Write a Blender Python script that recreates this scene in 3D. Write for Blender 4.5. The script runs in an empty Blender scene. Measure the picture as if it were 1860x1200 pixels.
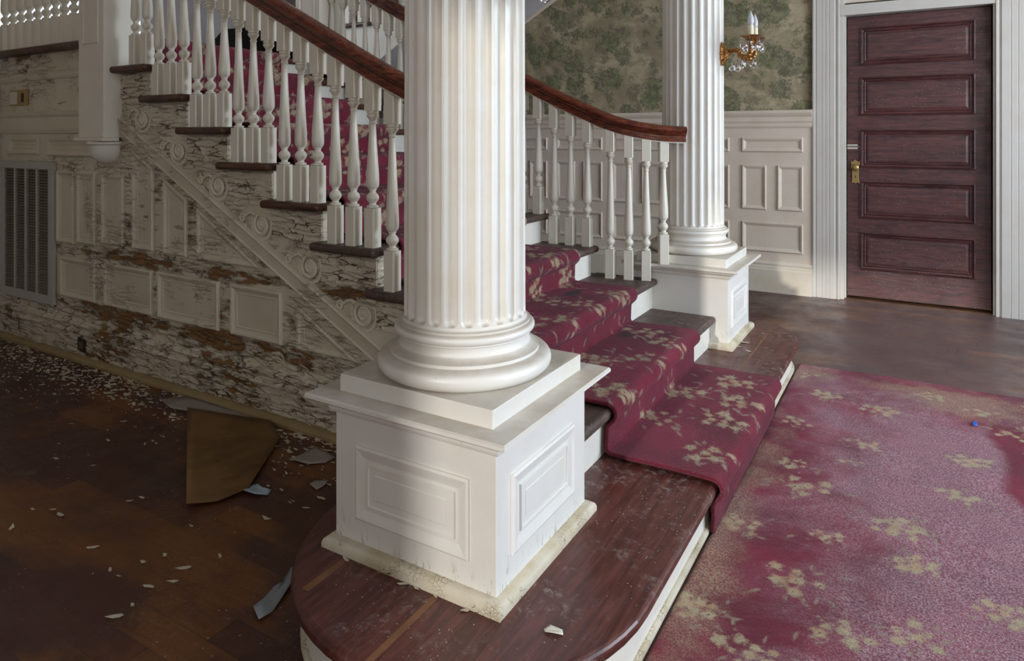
import bpy, bmesh, math, random
import numpy as np
from mathutils import Vector, Matrix
random.seed(7); RNG = np.random.default_rng(11)
SC = bpy.context.scene; COL = SC.collection
PI = math.pi
# ---------------------------------------------------------------- camera, world, light, exposure
cd = bpy.data.cameras.new('camera'); cam = bpy.data.objects.new('camera', cd); COL.objects.link(cam)
cam.location = (0, 0, 1.22); cam.rotation_euler = (PI/2, 0, math.radians(30.7))
cd.sensor_width = 36; cd.lens = 24.0; cd.shift_y = -352/1860; cd.clip_start = 0.05
SC.camera = cam
SC.view_settings.view_transform = 'Standard'; SC.view_settings.look = 'None'
SC.view_settings.gamma = 1; SC.view_settings.exposure = 0.0; SC.view_settings.use_curve_mapping = False
w = bpy.data.worlds.new('sky'); SC.world = w; w.use_nodes = True
w.node_tree.nodes['Background'].inputs[0].default_value = (0.80, 0.89, 1.0, 1)
w.node_tree.nodes['Background'].inputs[1].default_value = 2.0
def area(name, loc, target, sx, sy, power, color):
    l = bpy.data.lights.new(name, 'AREA'); l.shape = 'RECTANGLE'; l.size = sx; l.size_y = sy
    l.energy = power; l.color = color
    o = bpy.data.objects.new(name, l); COL.objects.link(o); o.location = loc
    o.rotation_euler = (Vector(target)-Vector(loc)).to_track_quat('-Z', 'Y').to_euler()
    return o
# daylight entering through the hall windows (right wall) and the landing window, plus an added warm fill lamp
area('daylight_hall_window', (3.26, 3.75, 1.75), (0, 3.75, 1.3), 1.5, 2.1, 150, (0.76, 0.87, 1.0))
area('daylight_hall_window_b', (3.26, 1.65, 1.75), (0, 1.65, 1.2), 1.5, 2.1, 78, (0.72, 0.85, 1.0))
sl = bpy.data.lights.new('low_sun', 'SUN'); sl.energy = 1.8; sl.angle = math.radians(1.8); sl.color = (1.0, .97, .92)
so = bpy.data.objects.new('low_sun', sl); COL.objects.link(so)      # comes in through the window of the front wall behind the camera
so.rotation_euler = Vector((-.02, .97, -.30)).to_track_quat('-Z', 'Y').to_euler()
area('daylight_landing_window', (-6.1, 2.95, 2.65), (-3, 2.95, 2.0), 1.1, 1.1, 16, (0.95, 0.96, 1.0))
area('added_room_fill', (1.75, -3.03, 2.1), (-2.0, 2.0, 0.8), 1.1, 1.6, 50, (1.0, 0.88, 0.72))  # added warm fill, set before solid wall where no window opens

# ---------------------------------------------------------------- node helpers
class NT:
    def __init__(s, name):
        s.m = bpy.data.materials.new(name); s.m.use_nodes = True; s.t = s.m.node_tree
        s.b = s.t.nodes['Principled BSDF']
        s.c = s.t.nodes.new('ShaderNodeTexCoord').outputs['Object']
    def n(s, ty, **kw):
        x = s.t.nodes.new(ty)
        for k, v in kw.items(): setattr(x, k, v)
        return x
    def put(s, sock, v):
        if isinstance(v, bpy.types.NodeSocket): s.t.links.new(v, sock)
        elif v is not None:
            if isinstance(v, (tuple, list)) and len(v) == 3 and sock.type == 'RGBA': v = (*v, 1)
            sock.default_value = v
    def map(s, scale=(1,1,1), rot=(0,0,0), loc=(0,0,0), vec=None):
        x = s.n('ShaderNodeMapping'); s.put(x.inputs[0], vec or s.c)
        x.inputs['Scale'].default_value = scale; x.inputs['Rotation'].default_value = rot; x.inputs['Location'].default_value = loc
        return x.outputs[0]
    def noise(s, scale=5, detail=4, rough=.55, dist=0, vec=None, col=False):
        x = s.n('ShaderNodeTexNoise'); s.put(x.inputs['Vector'], vec or s.c)
        x.inputs['Scale'].default_value = scale; x.inputs['Detail'].default_value = detail
        x.inputs['Roughness'].default_value = rough; x.inputs['Distortion'].default_value = dist
        return x.outputs['Color' if col else 'Fac']
    def vor(s, scale=5, feature='F1', vec=None, out='Distance', rand=1.0):
        x = s.n('ShaderNodeTexVoronoi', feature=feature); s.put(x.inputs['Vector'], vec or s.c)
        x.inputs['Scale'].default_value = scale; x.inputs['Randomness'].default_value = rand
        return x.outputs[out]
    def ramp(s, f, lo, hi, a=0.0, b=1.0, smooth=True):
        x = s.n('ShaderNodeMapRange', interpolation_type='SMOOTHSTEP' if smooth else 'LINEAR')
        s.put(x.inputs['Value'], f); s.put(x.inputs['From Min'], lo); s.put(x.inputs['From Max'], hi)
        s.put(x.inputs['To Min'], a); s.put(x.inputs['To Max'], b)
        return x.outputs[0]
    def mix(s, f, a, b, mode='MIX'):
        x = s.n('ShaderNodeMix', data_type='RGBA', blend_type=mode)
        s.put(x.inputs[0], f); s.put(x.inputs[6], a); s.put(x.inputs[7], b)
        return x.outputs[2]
    def math(s, op, a, b=0.0, clamp=False):
        x = s.n('ShaderNodeMath', operation=op, use_clamp=clamp); s.put(x.inputs[0], a); s.put(x.inputs[1], b)
        return x.outputs[0]
    def sep(s, vec=None):
        x = s.n('ShaderNodeSeparateXYZ'); s.put(x.inputs[0], vec or s.c); return x.outputs
    def comb(s, x_, y_, z_):
        x = s.n('ShaderNodeCombineXYZ'); s.put(x.inputs[0], x_); s.put(x.inputs[1], y_); s.put(x.inputs[2], z_); return x.outputs[0]
    def attr(s, name):
        x = s.n('ShaderNodeAttribute'); x.attribute_name = name
        y = s.n('ShaderNodeSeparateColor'); s.t.links.new(x.outputs['Color'], y.inputs[0]); return y.outputs
    def bump(s, h, strength=.3, dist=.01, normal=None):
        x = s.n('ShaderNodeBump'); s.put(x.inputs['Height'], h); x.inputs['Strength'].default_value = strength
        x.inputs['Distance'].default_value = dist
        if normal: s.put(x.inputs['Normal'], normal)
        return x.outputs[0]
    def done(s, col=None, rough=None, normal=None, **kw):
        s.put(s.b.inputs['Base Color'], col)
        if rough is not None: s.put(s.b.inputs['Roughness'], rough)
        if normal is not None: s.put(s.b.inputs['Normal'], normal)
        for k, v in kw.items(): s.put(s.b.inputs[k.replace('_', ' ')], v)
        return s.m

def m_paint(name, base=(.74, .71, .64), dirt=.35, rough=.42, streak=(3, 3, 1), dust=0.0, chips=0.0):
    q = NT(name)
    n1 = q.noise(6, 5, .6); n2 = q.noise(40, 4, .6, vec=q.map(streak)); n3 = q.vor(55)
    c = q.mix(q.ramp(n1, .35, .75, 0, dirt), base, tuple(x*y for x, y in zip(base, (.86, .80, .68))))
    c = q.mix(q.ramp(n2, .62, .8, 0, .35), c, tuple(x*.72 for x in base))
    spots = q.math('MULTIPLY', q.ramp(n3, .10, .05), q.ramp(q.noise(9, 2), .58, .66))
    c = q.mix(q.math('MULTIPLY', spots, .6), c, (.25, .18, .10))
    if dust:     # settled dust and grime lying on ledges
        g = q.n('ShaderNodeNewGeometry'); up = q.sep(g.outputs['Normal'])[2]
        d = q.math('MULTIPLY', q.ramp(up, .45, .95), q.ramp(q.noise(7, 5, .7), .25, .7, .55, 1.0))
        c = q.mix(q.math('MULTIPLY', d, dust), c, (.36, .29, .22))
    h = q.math('ADD', q.math('MULTIPLY', q.noise(90, 3, vec=q.map(streak)), .5), q.noise(14, 3))
    if chips:    # small vertical chips and splits at the foot of the boards
        z = q.sep()[2]
        k = q.math('MULTIPLY', q.ramp(q.noise(26, 4, .7, .3, vec=q.map((2.6, 2.6, .55))), .575, .60), q.ramp(q.math('ADD', z, q.math('MULTIPLY', q.noise(5, 3), .30)), .26, .42, 1, 0))
        c = q.mix(q.math('MULTIPLY', k, chips), c, (.10, .07, .045)); h = q.math('SUBTRACT', h, k)
    return q.done(c, rough, q.bump(h, .12, .004))

def m_peel(name, thr=.60, band=1.0, wood=(.17, .085, .030), base=(.64, .57, .45), stretch=(1, 1, 4.2), cr=.5, zone0=.44):
    """old cream paint, alligatored, lifting in horizontal strips and gone to bare wood in places"""
    q = NT(name)
    z = q.sep()[2]
    v = q.map(stretch)
    big = q.noise(2.3, 3, .55, .4); fine = q.noise(8, 6, .62, .25, vec=v)
    strip = q.noise(7, 4, .62, .08, vec=q.map((.9, .9, 8.0)))
    f = q.math('ADD', q.math('MULTIPLY', big, .5), q.math('MULTIPLY', fine, .5))
    def bnd(c, w_, a): return q.math('MULTIPLY', q.ramp(q.math('ABSOLUTE', q.math('SUBTRACT', z, c)), 0.0, w_, 1.0, 0.0), a*band)
    low = q.math('ADD', q.math('ADD', bnd(.285, .075, .115), bnd(.595, .050, .10)), q.ramp(z, .0, .35, .02*band, 0.0))
    f = q.math('ADD', f, low)
    bare = q.ramp(f, thr, thr + .012)
    wob = q.n('ShaderNodeVectorMath', operation='MULTIPLY_ADD'); q.put(wob.inputs[0], q.noise(14, 3, .6, vec=q.map((1, 1, 2)), col=True))
    wob.inputs[1].default_value = (.05, .05, .030); q.put(wob.inputs[2], q.c)
    vv = q.map((1, 1, 5.2), vec=wob.outputs[0]); vw = q.map((1, 1, 4.2), loc=(2, 1, 3), vec=wob.outputs[0])
    e1 = q.vor(7.5, 'DISTANCE_TO_EDGE', vec=vv); e2 = q.vor(19, 'DISTANCE_TO_EDGE', vec=vw)
    wv = q.ramp(q.noise(9, 3, .6, vec=q.map((1, 1, 2.5))), .38, .68, .0, 1.0)
    l1 = q.math('MULTIPLY', q.math('LESS_THAN', e1, q.math('MULTIPLY', wv, .060)), 1.0)
    l2 = q.math('MULTIPLY', q.math('LESS_THAN', e2, q.math('MULTIPLY', q.math('SUBTRACT', wv, .35), .11)), .9)
    line = q.math('MAXIMUM', l1, l2)
    zone = q.ramp(q.math('ADD', q.noise(3.1, 4, .6, .3, vec=q.map(loc=(6, 2, 1))), q.math('MULTIPLY', low, 1.4)), zone0, zone0+.12)
    line = q.math('MULTIPLY', line, zone)
    paint = q.mix(q.ramp(q.noise(3.5, 4), .3, .7, 0, .7), base, tuple(a*b for a, b in zip(base, (.84, .82, .76))))
    paint = q.mix(q.ramp(q.noise(30, 4, .7, vec=v), .55, .75, 0, .4), paint, (.42, .34, .22))
    wd = q.mix(q.noise(30, 5, .6, .5, vec=q.map((.6, .6, 8))), wood, tuple(a*1.7 for a in wood))
    c = q.mix(bare, paint, wd)
    c = q.mix(q.math('MULTIPLY', line, cr), c, (.06, .038, .018))
    lift = q.math('MULTIPLY', q.ramp(f, thr-.035, thr), q.math('SUBTRACT', 1.0, bare))
    h = q.math('ADD', q.math('MULTIPLY', q.math('SUBTRACT', 1.0, bare), .5), q.math('MULTIPLY', lift, .8))
    h = q.math('ADD', h, q.math('MULTIPLY', q.math('MULTIPLY', strip, zone), 1.2))
    h = q.math('ADD', h, q.math('MULTIPLY', q.math('MULTIPLY', q.math('SUBTRACT', 1.0, q.ramp(e1, 0.0, .22)), zone), .8))
    h = q.math('SUBTRACT', h, q.math('MULTIPLY', line, .8))
    return q.done(c, .6, q.bump(h, .9, .008))

def m_crackle(name):
    q = NT(name)
    e = q.vor(85, 'DISTANCE_TO_EDGE', vec=q.map((1, 1, 1.6), vec=None)); e2 = q.noise(25, 4, .7)
    crack = q.math('MULTIPLY', q.ramp(e, .05, .0), q.ramp(q.noise(14, 4), .47, .60))
    c = q.mix(q.ramp(q.noise(8, 4), .35, .7), (.62, .56, .44), (.48, .40, .26))
    c = q.mix(q.ramp(e2, .64, .72, 0, .8), c, (.25, .15, .06)); c = q.mix(crack, c, (.12, .08, .04))
    return q.done(c, .55, q.bump(q.math('SUBTRACT', e2, crack), .5, .003))

def m_wood(name, dark=(.045, .012, .006), light=(.16, .045, .018), rough=.28, axis=0, scale=1.0, dust=0.0, worn=None, spec=.5, bloom=None):
    q = NT(name)
    st = [9, 9, 9]; st[axis] = .8
    g = q.noise(6*scale, 6, .65, 1.0, vec=q.map(tuple(st)))
    c = q.mix(q.ramp(g, .3, .72), dark, light)
    c = q.mix(q.ramp(q.noise(2.2, 4, .6), .5, .75, 0, .5), c, tuple(x*.4 for x in dark))
    if bloom: c = q.mix(q.math('MULTIPLY', q.ramp(q.noise(7, 6, .75, .3, vec=q.map((2.2, 1, 7))), .50, .80), q.ramp(q.noise(2.0, 3), .35, .65, .05, .6)), c, bloom)
    if worn: c = q.mix(q.ramp(q.noise(7, 6, .75), .58, .68, 0, .8), c, worn)
    if dust:
        d = q.math('MULTIPLY', q.ramp(q.noise(32, 7, .82, .3), .48, .72), q.ramp(q.noise(4.5, 4, .65), .44, .68))
        c = q.mix(q.math('MULTIPLY', d, dust), c, (.55, .50, .46))
        sp = q.math('MULTIPLY', q.ramp(q.vor(70), .12, .07), q.ramp(q.noise(5, 2), .50, .56))
        c = q.mix(q.math('MULTIPLY', sp, .8), c, (.7, .66, .6))
    r = q.ramp(q.noise(9, 4), .3, .8, rough, rough + .3)
    return q.done(c, r, q.bump(g, .12, .003), Specular_IOR_Level=spec)

def m_floor(name):
    q = NT(name)
    s = q.sep()
    bd = q.math('DIVIDE', s[1], .087); idx = q.math('FLOOR', bd); fr = q.math('FRACT', bd)
    off = q.math('MULTIPLY', q.n_white(idx), 3.0) if hasattr(q, 'n_white') else None
    wn = q.n('ShaderNodeTexWhiteNoise', noise_dimensions='1D'); q.put(wn.inputs['W'], idx)
    rnd = wn.outputs['Value']
    xx = q.math('ADD', q.math('DIVIDE', s[0], 1.9), q.math('MULTIPLY', rnd, 7.0))
    wn2 = q.n('ShaderNodeTexWhiteNoise', noise_dimensions='2D'); q.put(wn2.inputs['Vector'], q.comb(q.math('FLOOR', xx), idx, 0.0))
    r2 = wn2.outputs['Value']
    gap = q.math('MAXIMUM', q.ramp(fr, .018, .0), q.ramp(q.math('FRACT', xx), .0015, 0.0))
    g = q.noise(7, 6, .65, .7, vec=q.map((.8, 9, 9)))
    wear = q.math('ADD', q.math('MULTIPLY', q.noise(1.3, 5, .65, .5), .8), q.math('MULTIPLY', r2, .13))
    red = q.mix(g, (.048, .014, .010), (.090, .030, .018))
    orange = q.mix(g, (.10, .034, .008), (.23, .085, .020))
    c = q.mix(q.ramp(wear, .44, .60), red, orange)
    c = q.mix(q.ramp(q.noise(2.1, 5, .7, .4, vec=q.map(loc=(4, 2, 0))), .52, .7, 0, .8), c, (.020, .009, .007))
    c = q.mix(q.ramp(q.noise(3.1, 5, .7, .3, vec=q.map(loc=(9, 3, 1))), .64, .72, 0, .55), c, (.16, .13, .10))
    dz = q.math('MULTIPLY', q.ramp(q.noise(80, 4, .85), .50, .72), q.ramp(q.noise(1.7, 4, .6, vec=q.map(loc=(1, 7, 3))), .42, .66))
    c = q.mix(q.ramp(q.math('ADD', s[0], q.math('MULTIPLY', q.noise(1.5, 4), 1.2)), -.6, .3, 0, .38), c, (.22, .17, .17))  # hall side paler: dust plus glancing light painted into the boards
    c = q.mix(q.math('MULTIPLY', dz, .38), c, (.42, .36, .34))
    sp = q.math('MULTIPLY', q.ramp(q.vor(38), .085, .05), q.ramp(q.noise(3, 2), .47, .53))
    c = q.mix(q.math('MULTIPLY', sp, .8), c, (.62, .56, .47))
    c = q.mix(q.math('MULTIPLY', gap, .8), c, (.008, .005, .004))
    h = q.math('SUBTRACT', q.math('ADD', q.math('MULTIPLY', g, .3), q.math('MULTIPLY', q.noise(3, 3), .6)), gap)
    return q.done(c, q.ramp(q.noise(4, 5, .7), .3, .75, .27, .62), q.bump(h, .25, .004))

def m_carpet(name, fade_and_wash=True):
    q = NT(name)
    A = q.attr('motif'); B = q.attr('wear')
    pile = q.noise(330, 2, .7); pile2 = q.noise(120, 3, .75); br = q.math('ADD', q.math('MULTIPLY', q.noise(34, 5, .8, .5), .6), q.math('MULTIPLY', q.noise(150, 3, .8), .4))
    def mask(f, amp=2.3, lo=.34, hi=.85): return q.ramp(q.math('ADD', f, q.math('MULTIPLY', q.math('SUBTRACT', br, .5), amp)), lo, hi)
    red = q.mix(q.ramp(q.noise(4, 4), .3, .7), (.150, .006, .018), (.25, .012, .036))
    c = red
    if fade_and_wash:
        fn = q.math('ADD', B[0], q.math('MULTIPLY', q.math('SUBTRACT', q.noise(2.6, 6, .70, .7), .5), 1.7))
        fm = q.ramp(fn, .24, .95)  # pale mask: real fading together with the painted window wash
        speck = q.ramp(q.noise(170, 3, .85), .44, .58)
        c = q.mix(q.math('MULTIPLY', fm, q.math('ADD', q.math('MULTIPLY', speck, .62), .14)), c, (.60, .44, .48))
        tan = q.ramp(q.math('ADD', B[1], q.math('MULTIPLY', q.math('SUBTRACT', q.noise(6, 4, .7), .5), .9)), .35, .7)
        c = q.mix(q.math('MULTIPLY', tan, q.ramp(speck, 0, 1, .15, .8)), c, (.48, .38, .22))
    else:
        speck = q.ramp(q.noise(200, 2, .8), .5, .7)
        c = q.mix(q.math('MULTIPLY', speck, q.ramp(q.noise(3, 4), .4, .7, .05, .35)), c, (.45, .22, .25))
    c = q.mix(q.math('MULTIPLY', mask(A[2]), .8), c, (.36, .31, .21))
    cream = q.mix(q.ramp(q.noise(18, 4), .45, .75), (.52, .45, .27), (.55, .34, .17))
    c = q.mix(q.math('MULTIPLY', mask(A[0]), .92), c, cream)
    c = q.mix(q.math('MULTIPLY', mask(A[1], .5, .45, .6), .75), c, (.10, .03, .09))
    c = q.mix(q.math('MULTIPLY', mask(B[2], .7, .35, .7), .92), c, (.018, .012, .008))
    dust = q.math('MULTIPLY', q.ramp(q.vor(95), .10, .06), q.ramp(q.noise(7, 2), .55, .6))
    c = q.mix(q.math('MULTIPLY', dust, .8), c, (.8, .76, .72))
    c = q.mix(q.ramp(pile, .3, .7, .0, .45), c, q.mix(1.0, c, (.45, .40, .42), 'MULTIPLY'))
    c = q.mix(q.ramp(q.noise(11, 5, .75, .5), .35, .7, .35, 0.0), c, q.mix(1.0, c, (.50, .42, .50), 'MULTIPLY'))
    h = q.math('ADD', pile, q.math('MULTIPLY', pile2, 1.2))
    return q.done(c, .95, q.bump(h, .9, .006), Sheen_Weight=.16, Sheen_Roughness=.5, Sheen_Tint=(.9, .8, .95, 1), Specular_IOR_Level=.15)

def m_wallpaper(name):
    q = NT(name)
    s = q.sep(); v0 = q.comb(s[0], 0.0, s[2])
    warp = q.n('ShaderNodeVectorMath', operation='MULTIPLY_ADD')
    q.put(warp.inputs[0], q.noise(11, 5, .65, vec=v0, col=True)); warp.inputs[1].default_value = (.17, 0, .13); q.put(warp.inputs[2], v0)
    v = warp.outputs[0]
    land = q.noise(4.5, 4, .6, .6, vec=v0)
    c = q.mix(q.ramp(land, .38, .62), (.47, .39, .25), (.31, .25, .155))
    c = q.mix(q.ramp(q.noise(7, 3, .6, vec=q.map(loc=(3, 0, 8), vec=v0)), .56, .66, 0, .6), c, (.40, .27, .19))
    c = q.mix(q.ramp(q.noise(10, 4, .7, .5, vec=q.map((1, 1, 2.0), vec=v0)), .50, .62, 0, .7), c, (.27, .25, .125))
    leaf = q.noise(48, 4, .75, .6, vec=v0)
    d = q.vor(5.2, vec=v)
    tree = q.ramp(q.math('ADD', d, q.math('MULTIPLY', q.math('SUBTRACT', leaf, .5), .62)), .58, .47)
    hue = q.vor(5.2, vec=v, out='Color')
    hs = q.n('ShaderNodeSeparateColor'); q.put(hs.inputs[0], hue)
    green = q.mix(q.ramp(hs.outputs[0], .2, .8), (.165, .175, .080), (.22, .19, .125))
    lit = q.ramp(q.math('ADD', leaf, q.math('MULTIPLY', q.math('SUBTRACT', q.noise(15, 3, vec=v0), .5), .8)), .42, .64)
    tc = q.mix(lit, q.mix(.5, green, (.080, .082, .046)), q.mix(.45, green, (.33, .34, .17)))
    c = q.mix(q.math('MULTIPLY', tree, .9), c, tc)
    d2 = q.vor(9.5, vec=q.map(loc=(5, 0, 2), vec=v))
    bush = q.ramp(q.math('ADD', d2, q.math('MULTIPLY', q.math('SUBTRACT', leaf, .5), .7)), .46, .34)
    c = q.mix(q.math('MULTIPLY', bush, .65), c, q.mix(lit, (.12, .105, .062), (.31, .27, .17)))
    tw = q.ramp(q.noise(26, 5, .7, 2.0, vec=q.map((1.6, 1, .7), vec=v0)), .505, .49); tw2 = q.ramp(q.noise(26, 5, .7, 2.0, vec=q.map((1.6, 1, .7), vec=v0)), .475, .49)
    c = q.mix(q.math('MULTIPLY', q.math('MULTIPLY', tw, tw2), .45), c, (.055, .05, .03))
    return q.done(c, .75, q.bump(q.noise(60, 3), .05, .002))

def m_simple(name, col, rough=.5, metal=0.0, var=.15, bumps=.1, scale=40, **kw):
    q = NT(name)
    c = q.mix(q.noise(scale, 4), tuple(x*(1-var) for x in col), tuple(min(1, x*(1+var)) for x in col))
    return q.done(c, rough, q.bump(q.noise(scale*2, 3), bumps, .002), Metallic=metal, **kw)

def m_plaster(name, col=(.52, .48, .47)):
    q = NT(name)
    c = q.mix(q.ramp(q.noise(2, 5, .6), .3, .7), col, tuple(x*.78 for x in col))
    c = q.mix(q.ramp(q.noise(9, 6, .75, 1.0), .6, .68, 0, .5), c, (.45, .33, .22))
    return q.done(c, .8, q.bump(q.noise(12, 5), .2, .004))

M = dict(
    pedestal=m_paint('pedestal_paint', (.76, .745, .70), chips=.9), white=m_paint('white_paint'), column=m_paint('column_paint', (.77, .75, .695), .45, .38, (4, 4, .35), dust=.75),
    trim=m_paint('trim_paint', (.70, .605, .50), .45, .45, (1, 1, 3)),
    casing=m_paint('casing_paint', (.61, .575, .525), .3, .4, (6, 6, .3)),
    baluster=m_paint('baluster_paint', (.74, .70, .60), .35, .35, (3, 3, .6)),
    rotbase=m_paint('stained_base_paint', (.68, .61, .51), .6, .5, (1, 1, 3)),
    peel=m_peel('peeling_paint', .600, 1.0, cr=.7), peelmore=m_peel('worst_peeling_paint', .555, .35, cr=.8, zone0=.40),
    peelfine=m_peel('cracked_paint', .615, 0, base=(.70, .63, .50), stretch=(1, 1, 5), cr=.95, zone0=.34), peelflat=m_peel('less_peeling_paint', .66, .3, cr=.45, zone0=.52),
    crackle=m_crackle('crackled_paint'), scroll=m_peel('carved_scroll_paint', .70, .0, base=(.72, .65, .53), cr=.35, zone0=.56),
    rail=m_wood('handrail_varnish', (.035, .007, .004), (.23, .050, .018), .16, 0),
    tread=m_wood('tread_wood', (.055, .034, .028), (.105, .062, .048), .40, 1, dust=.5, worn=(.15, .06, .02)),
    nosing=m_wood('side_tread_wood', (.030, .010, .004), (.12, .045, .015), .35, 0, worn=(.15, .06, .02)),
    platform=m_wood('platform_paint', (.058, .016, .012), (.130, .040, .030), .28, 1, dust=.6),
    door=m_wood('door_varnish', (.035, .009, .009), (.125, .034, .030), .36, 0, spec=.7, dust=.001, bloom=(.16, .105, .13)),
    floor=m_floor('old_floorboards'),
    carpet=m_carpet('floral_carpet_pile'), runner=m_carpet('stair_runner_pile', False),
    wallpaper=m_wallpaper('landscape_wallpaper'), plaster=m_plaster('bare_plaster'),
    ceiling=m_plaster('ceiling_plaster', (.6, .58, .54)),
    brass=m_simple('old_brass', (.42, .30, .12), .35, .9), gilt=m_simple('gilt_bronze', (.36, .17, .05), .38, .85, .35, .6, 90),
    candle=m_simple('ivory_candle_sleeve', (.72, .64, .46), .5), bulb=m_simple('frosted_bulb', (.72, .74, .76), .25, 0, .03, 0, Transmission_Weight=.3),
    grille=m_simple('grey_vent_enamel', (.42, .41, .38), .45, .1, .15), louvre=m_simple('dusty_louvres', (.20, .165, .125), .6, 0, .2, .1, 12), dark=m_simple('dark_void', (.012, .009, .008), .9),
    steel=m_simple('dull_grey_vinyl', (.27, .30, .33), .4, .1), bluegrey=m_simple('pale_blue_vinyl', (.33, .42, .50), .45),
    greyslab=m_simple('grey_flake', (.30, .26, .23), .7), card=None, chip=m_simple('paint_chip', (.52, .45, .34), .7, 0, .35, .1, 9), wallchip=m_simple('lifting_paint_flake', (.56, .50, .40), .65, 0, .2, .1, 9),
    sash=m_paint('sash_paint', (.72, .70, .66)), ivory=m_simple('ivory_plate', (.62, .58, .48), .4),
    tanwood=m_simple('stained_tan_moulding', (.27, .19, .085), .6, 0, .35, .3, 12),
    bare=m_simple('bare_worn_wood', (.17, .075, .032), .5, 0, .5, .3, 14),
    blue=m_simple('blue_plastic', (.02, .10, .45), .4), black=m_simple('black_bakelite', (.02, .018, .015), .5),
)
def m_card():
    q = NT('stained_hardboard')
    c = q.mix(q.ramp(q.noise(3, 5, .6, .8), .35, .65), (.12, .056, .014), (.20, .105, .032))
    c = q.mix(q.ramp(q.noise(7, 5, .7), .58, .72, 0, .8), c, (.05, .022, .007))
    return q.done(c, .6, q.bump(q.noise(20, 4), .2, .003))
M['card'] = m_card()
def m_glass():
    q = NT('crystal_glass'); return q.done((.95, .97, 1, 1), .02, None, Transmission_Weight=1.0, IOR=1.55)
M['crystal'] = m_glass()
def m_pane():
    q = NT('window_glass'); return q.done((.97, .99, 1, 1), .02, None, Transmission_Weight=1.0, IOR=1.02)
M['pane'] = m_pane()

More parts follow.
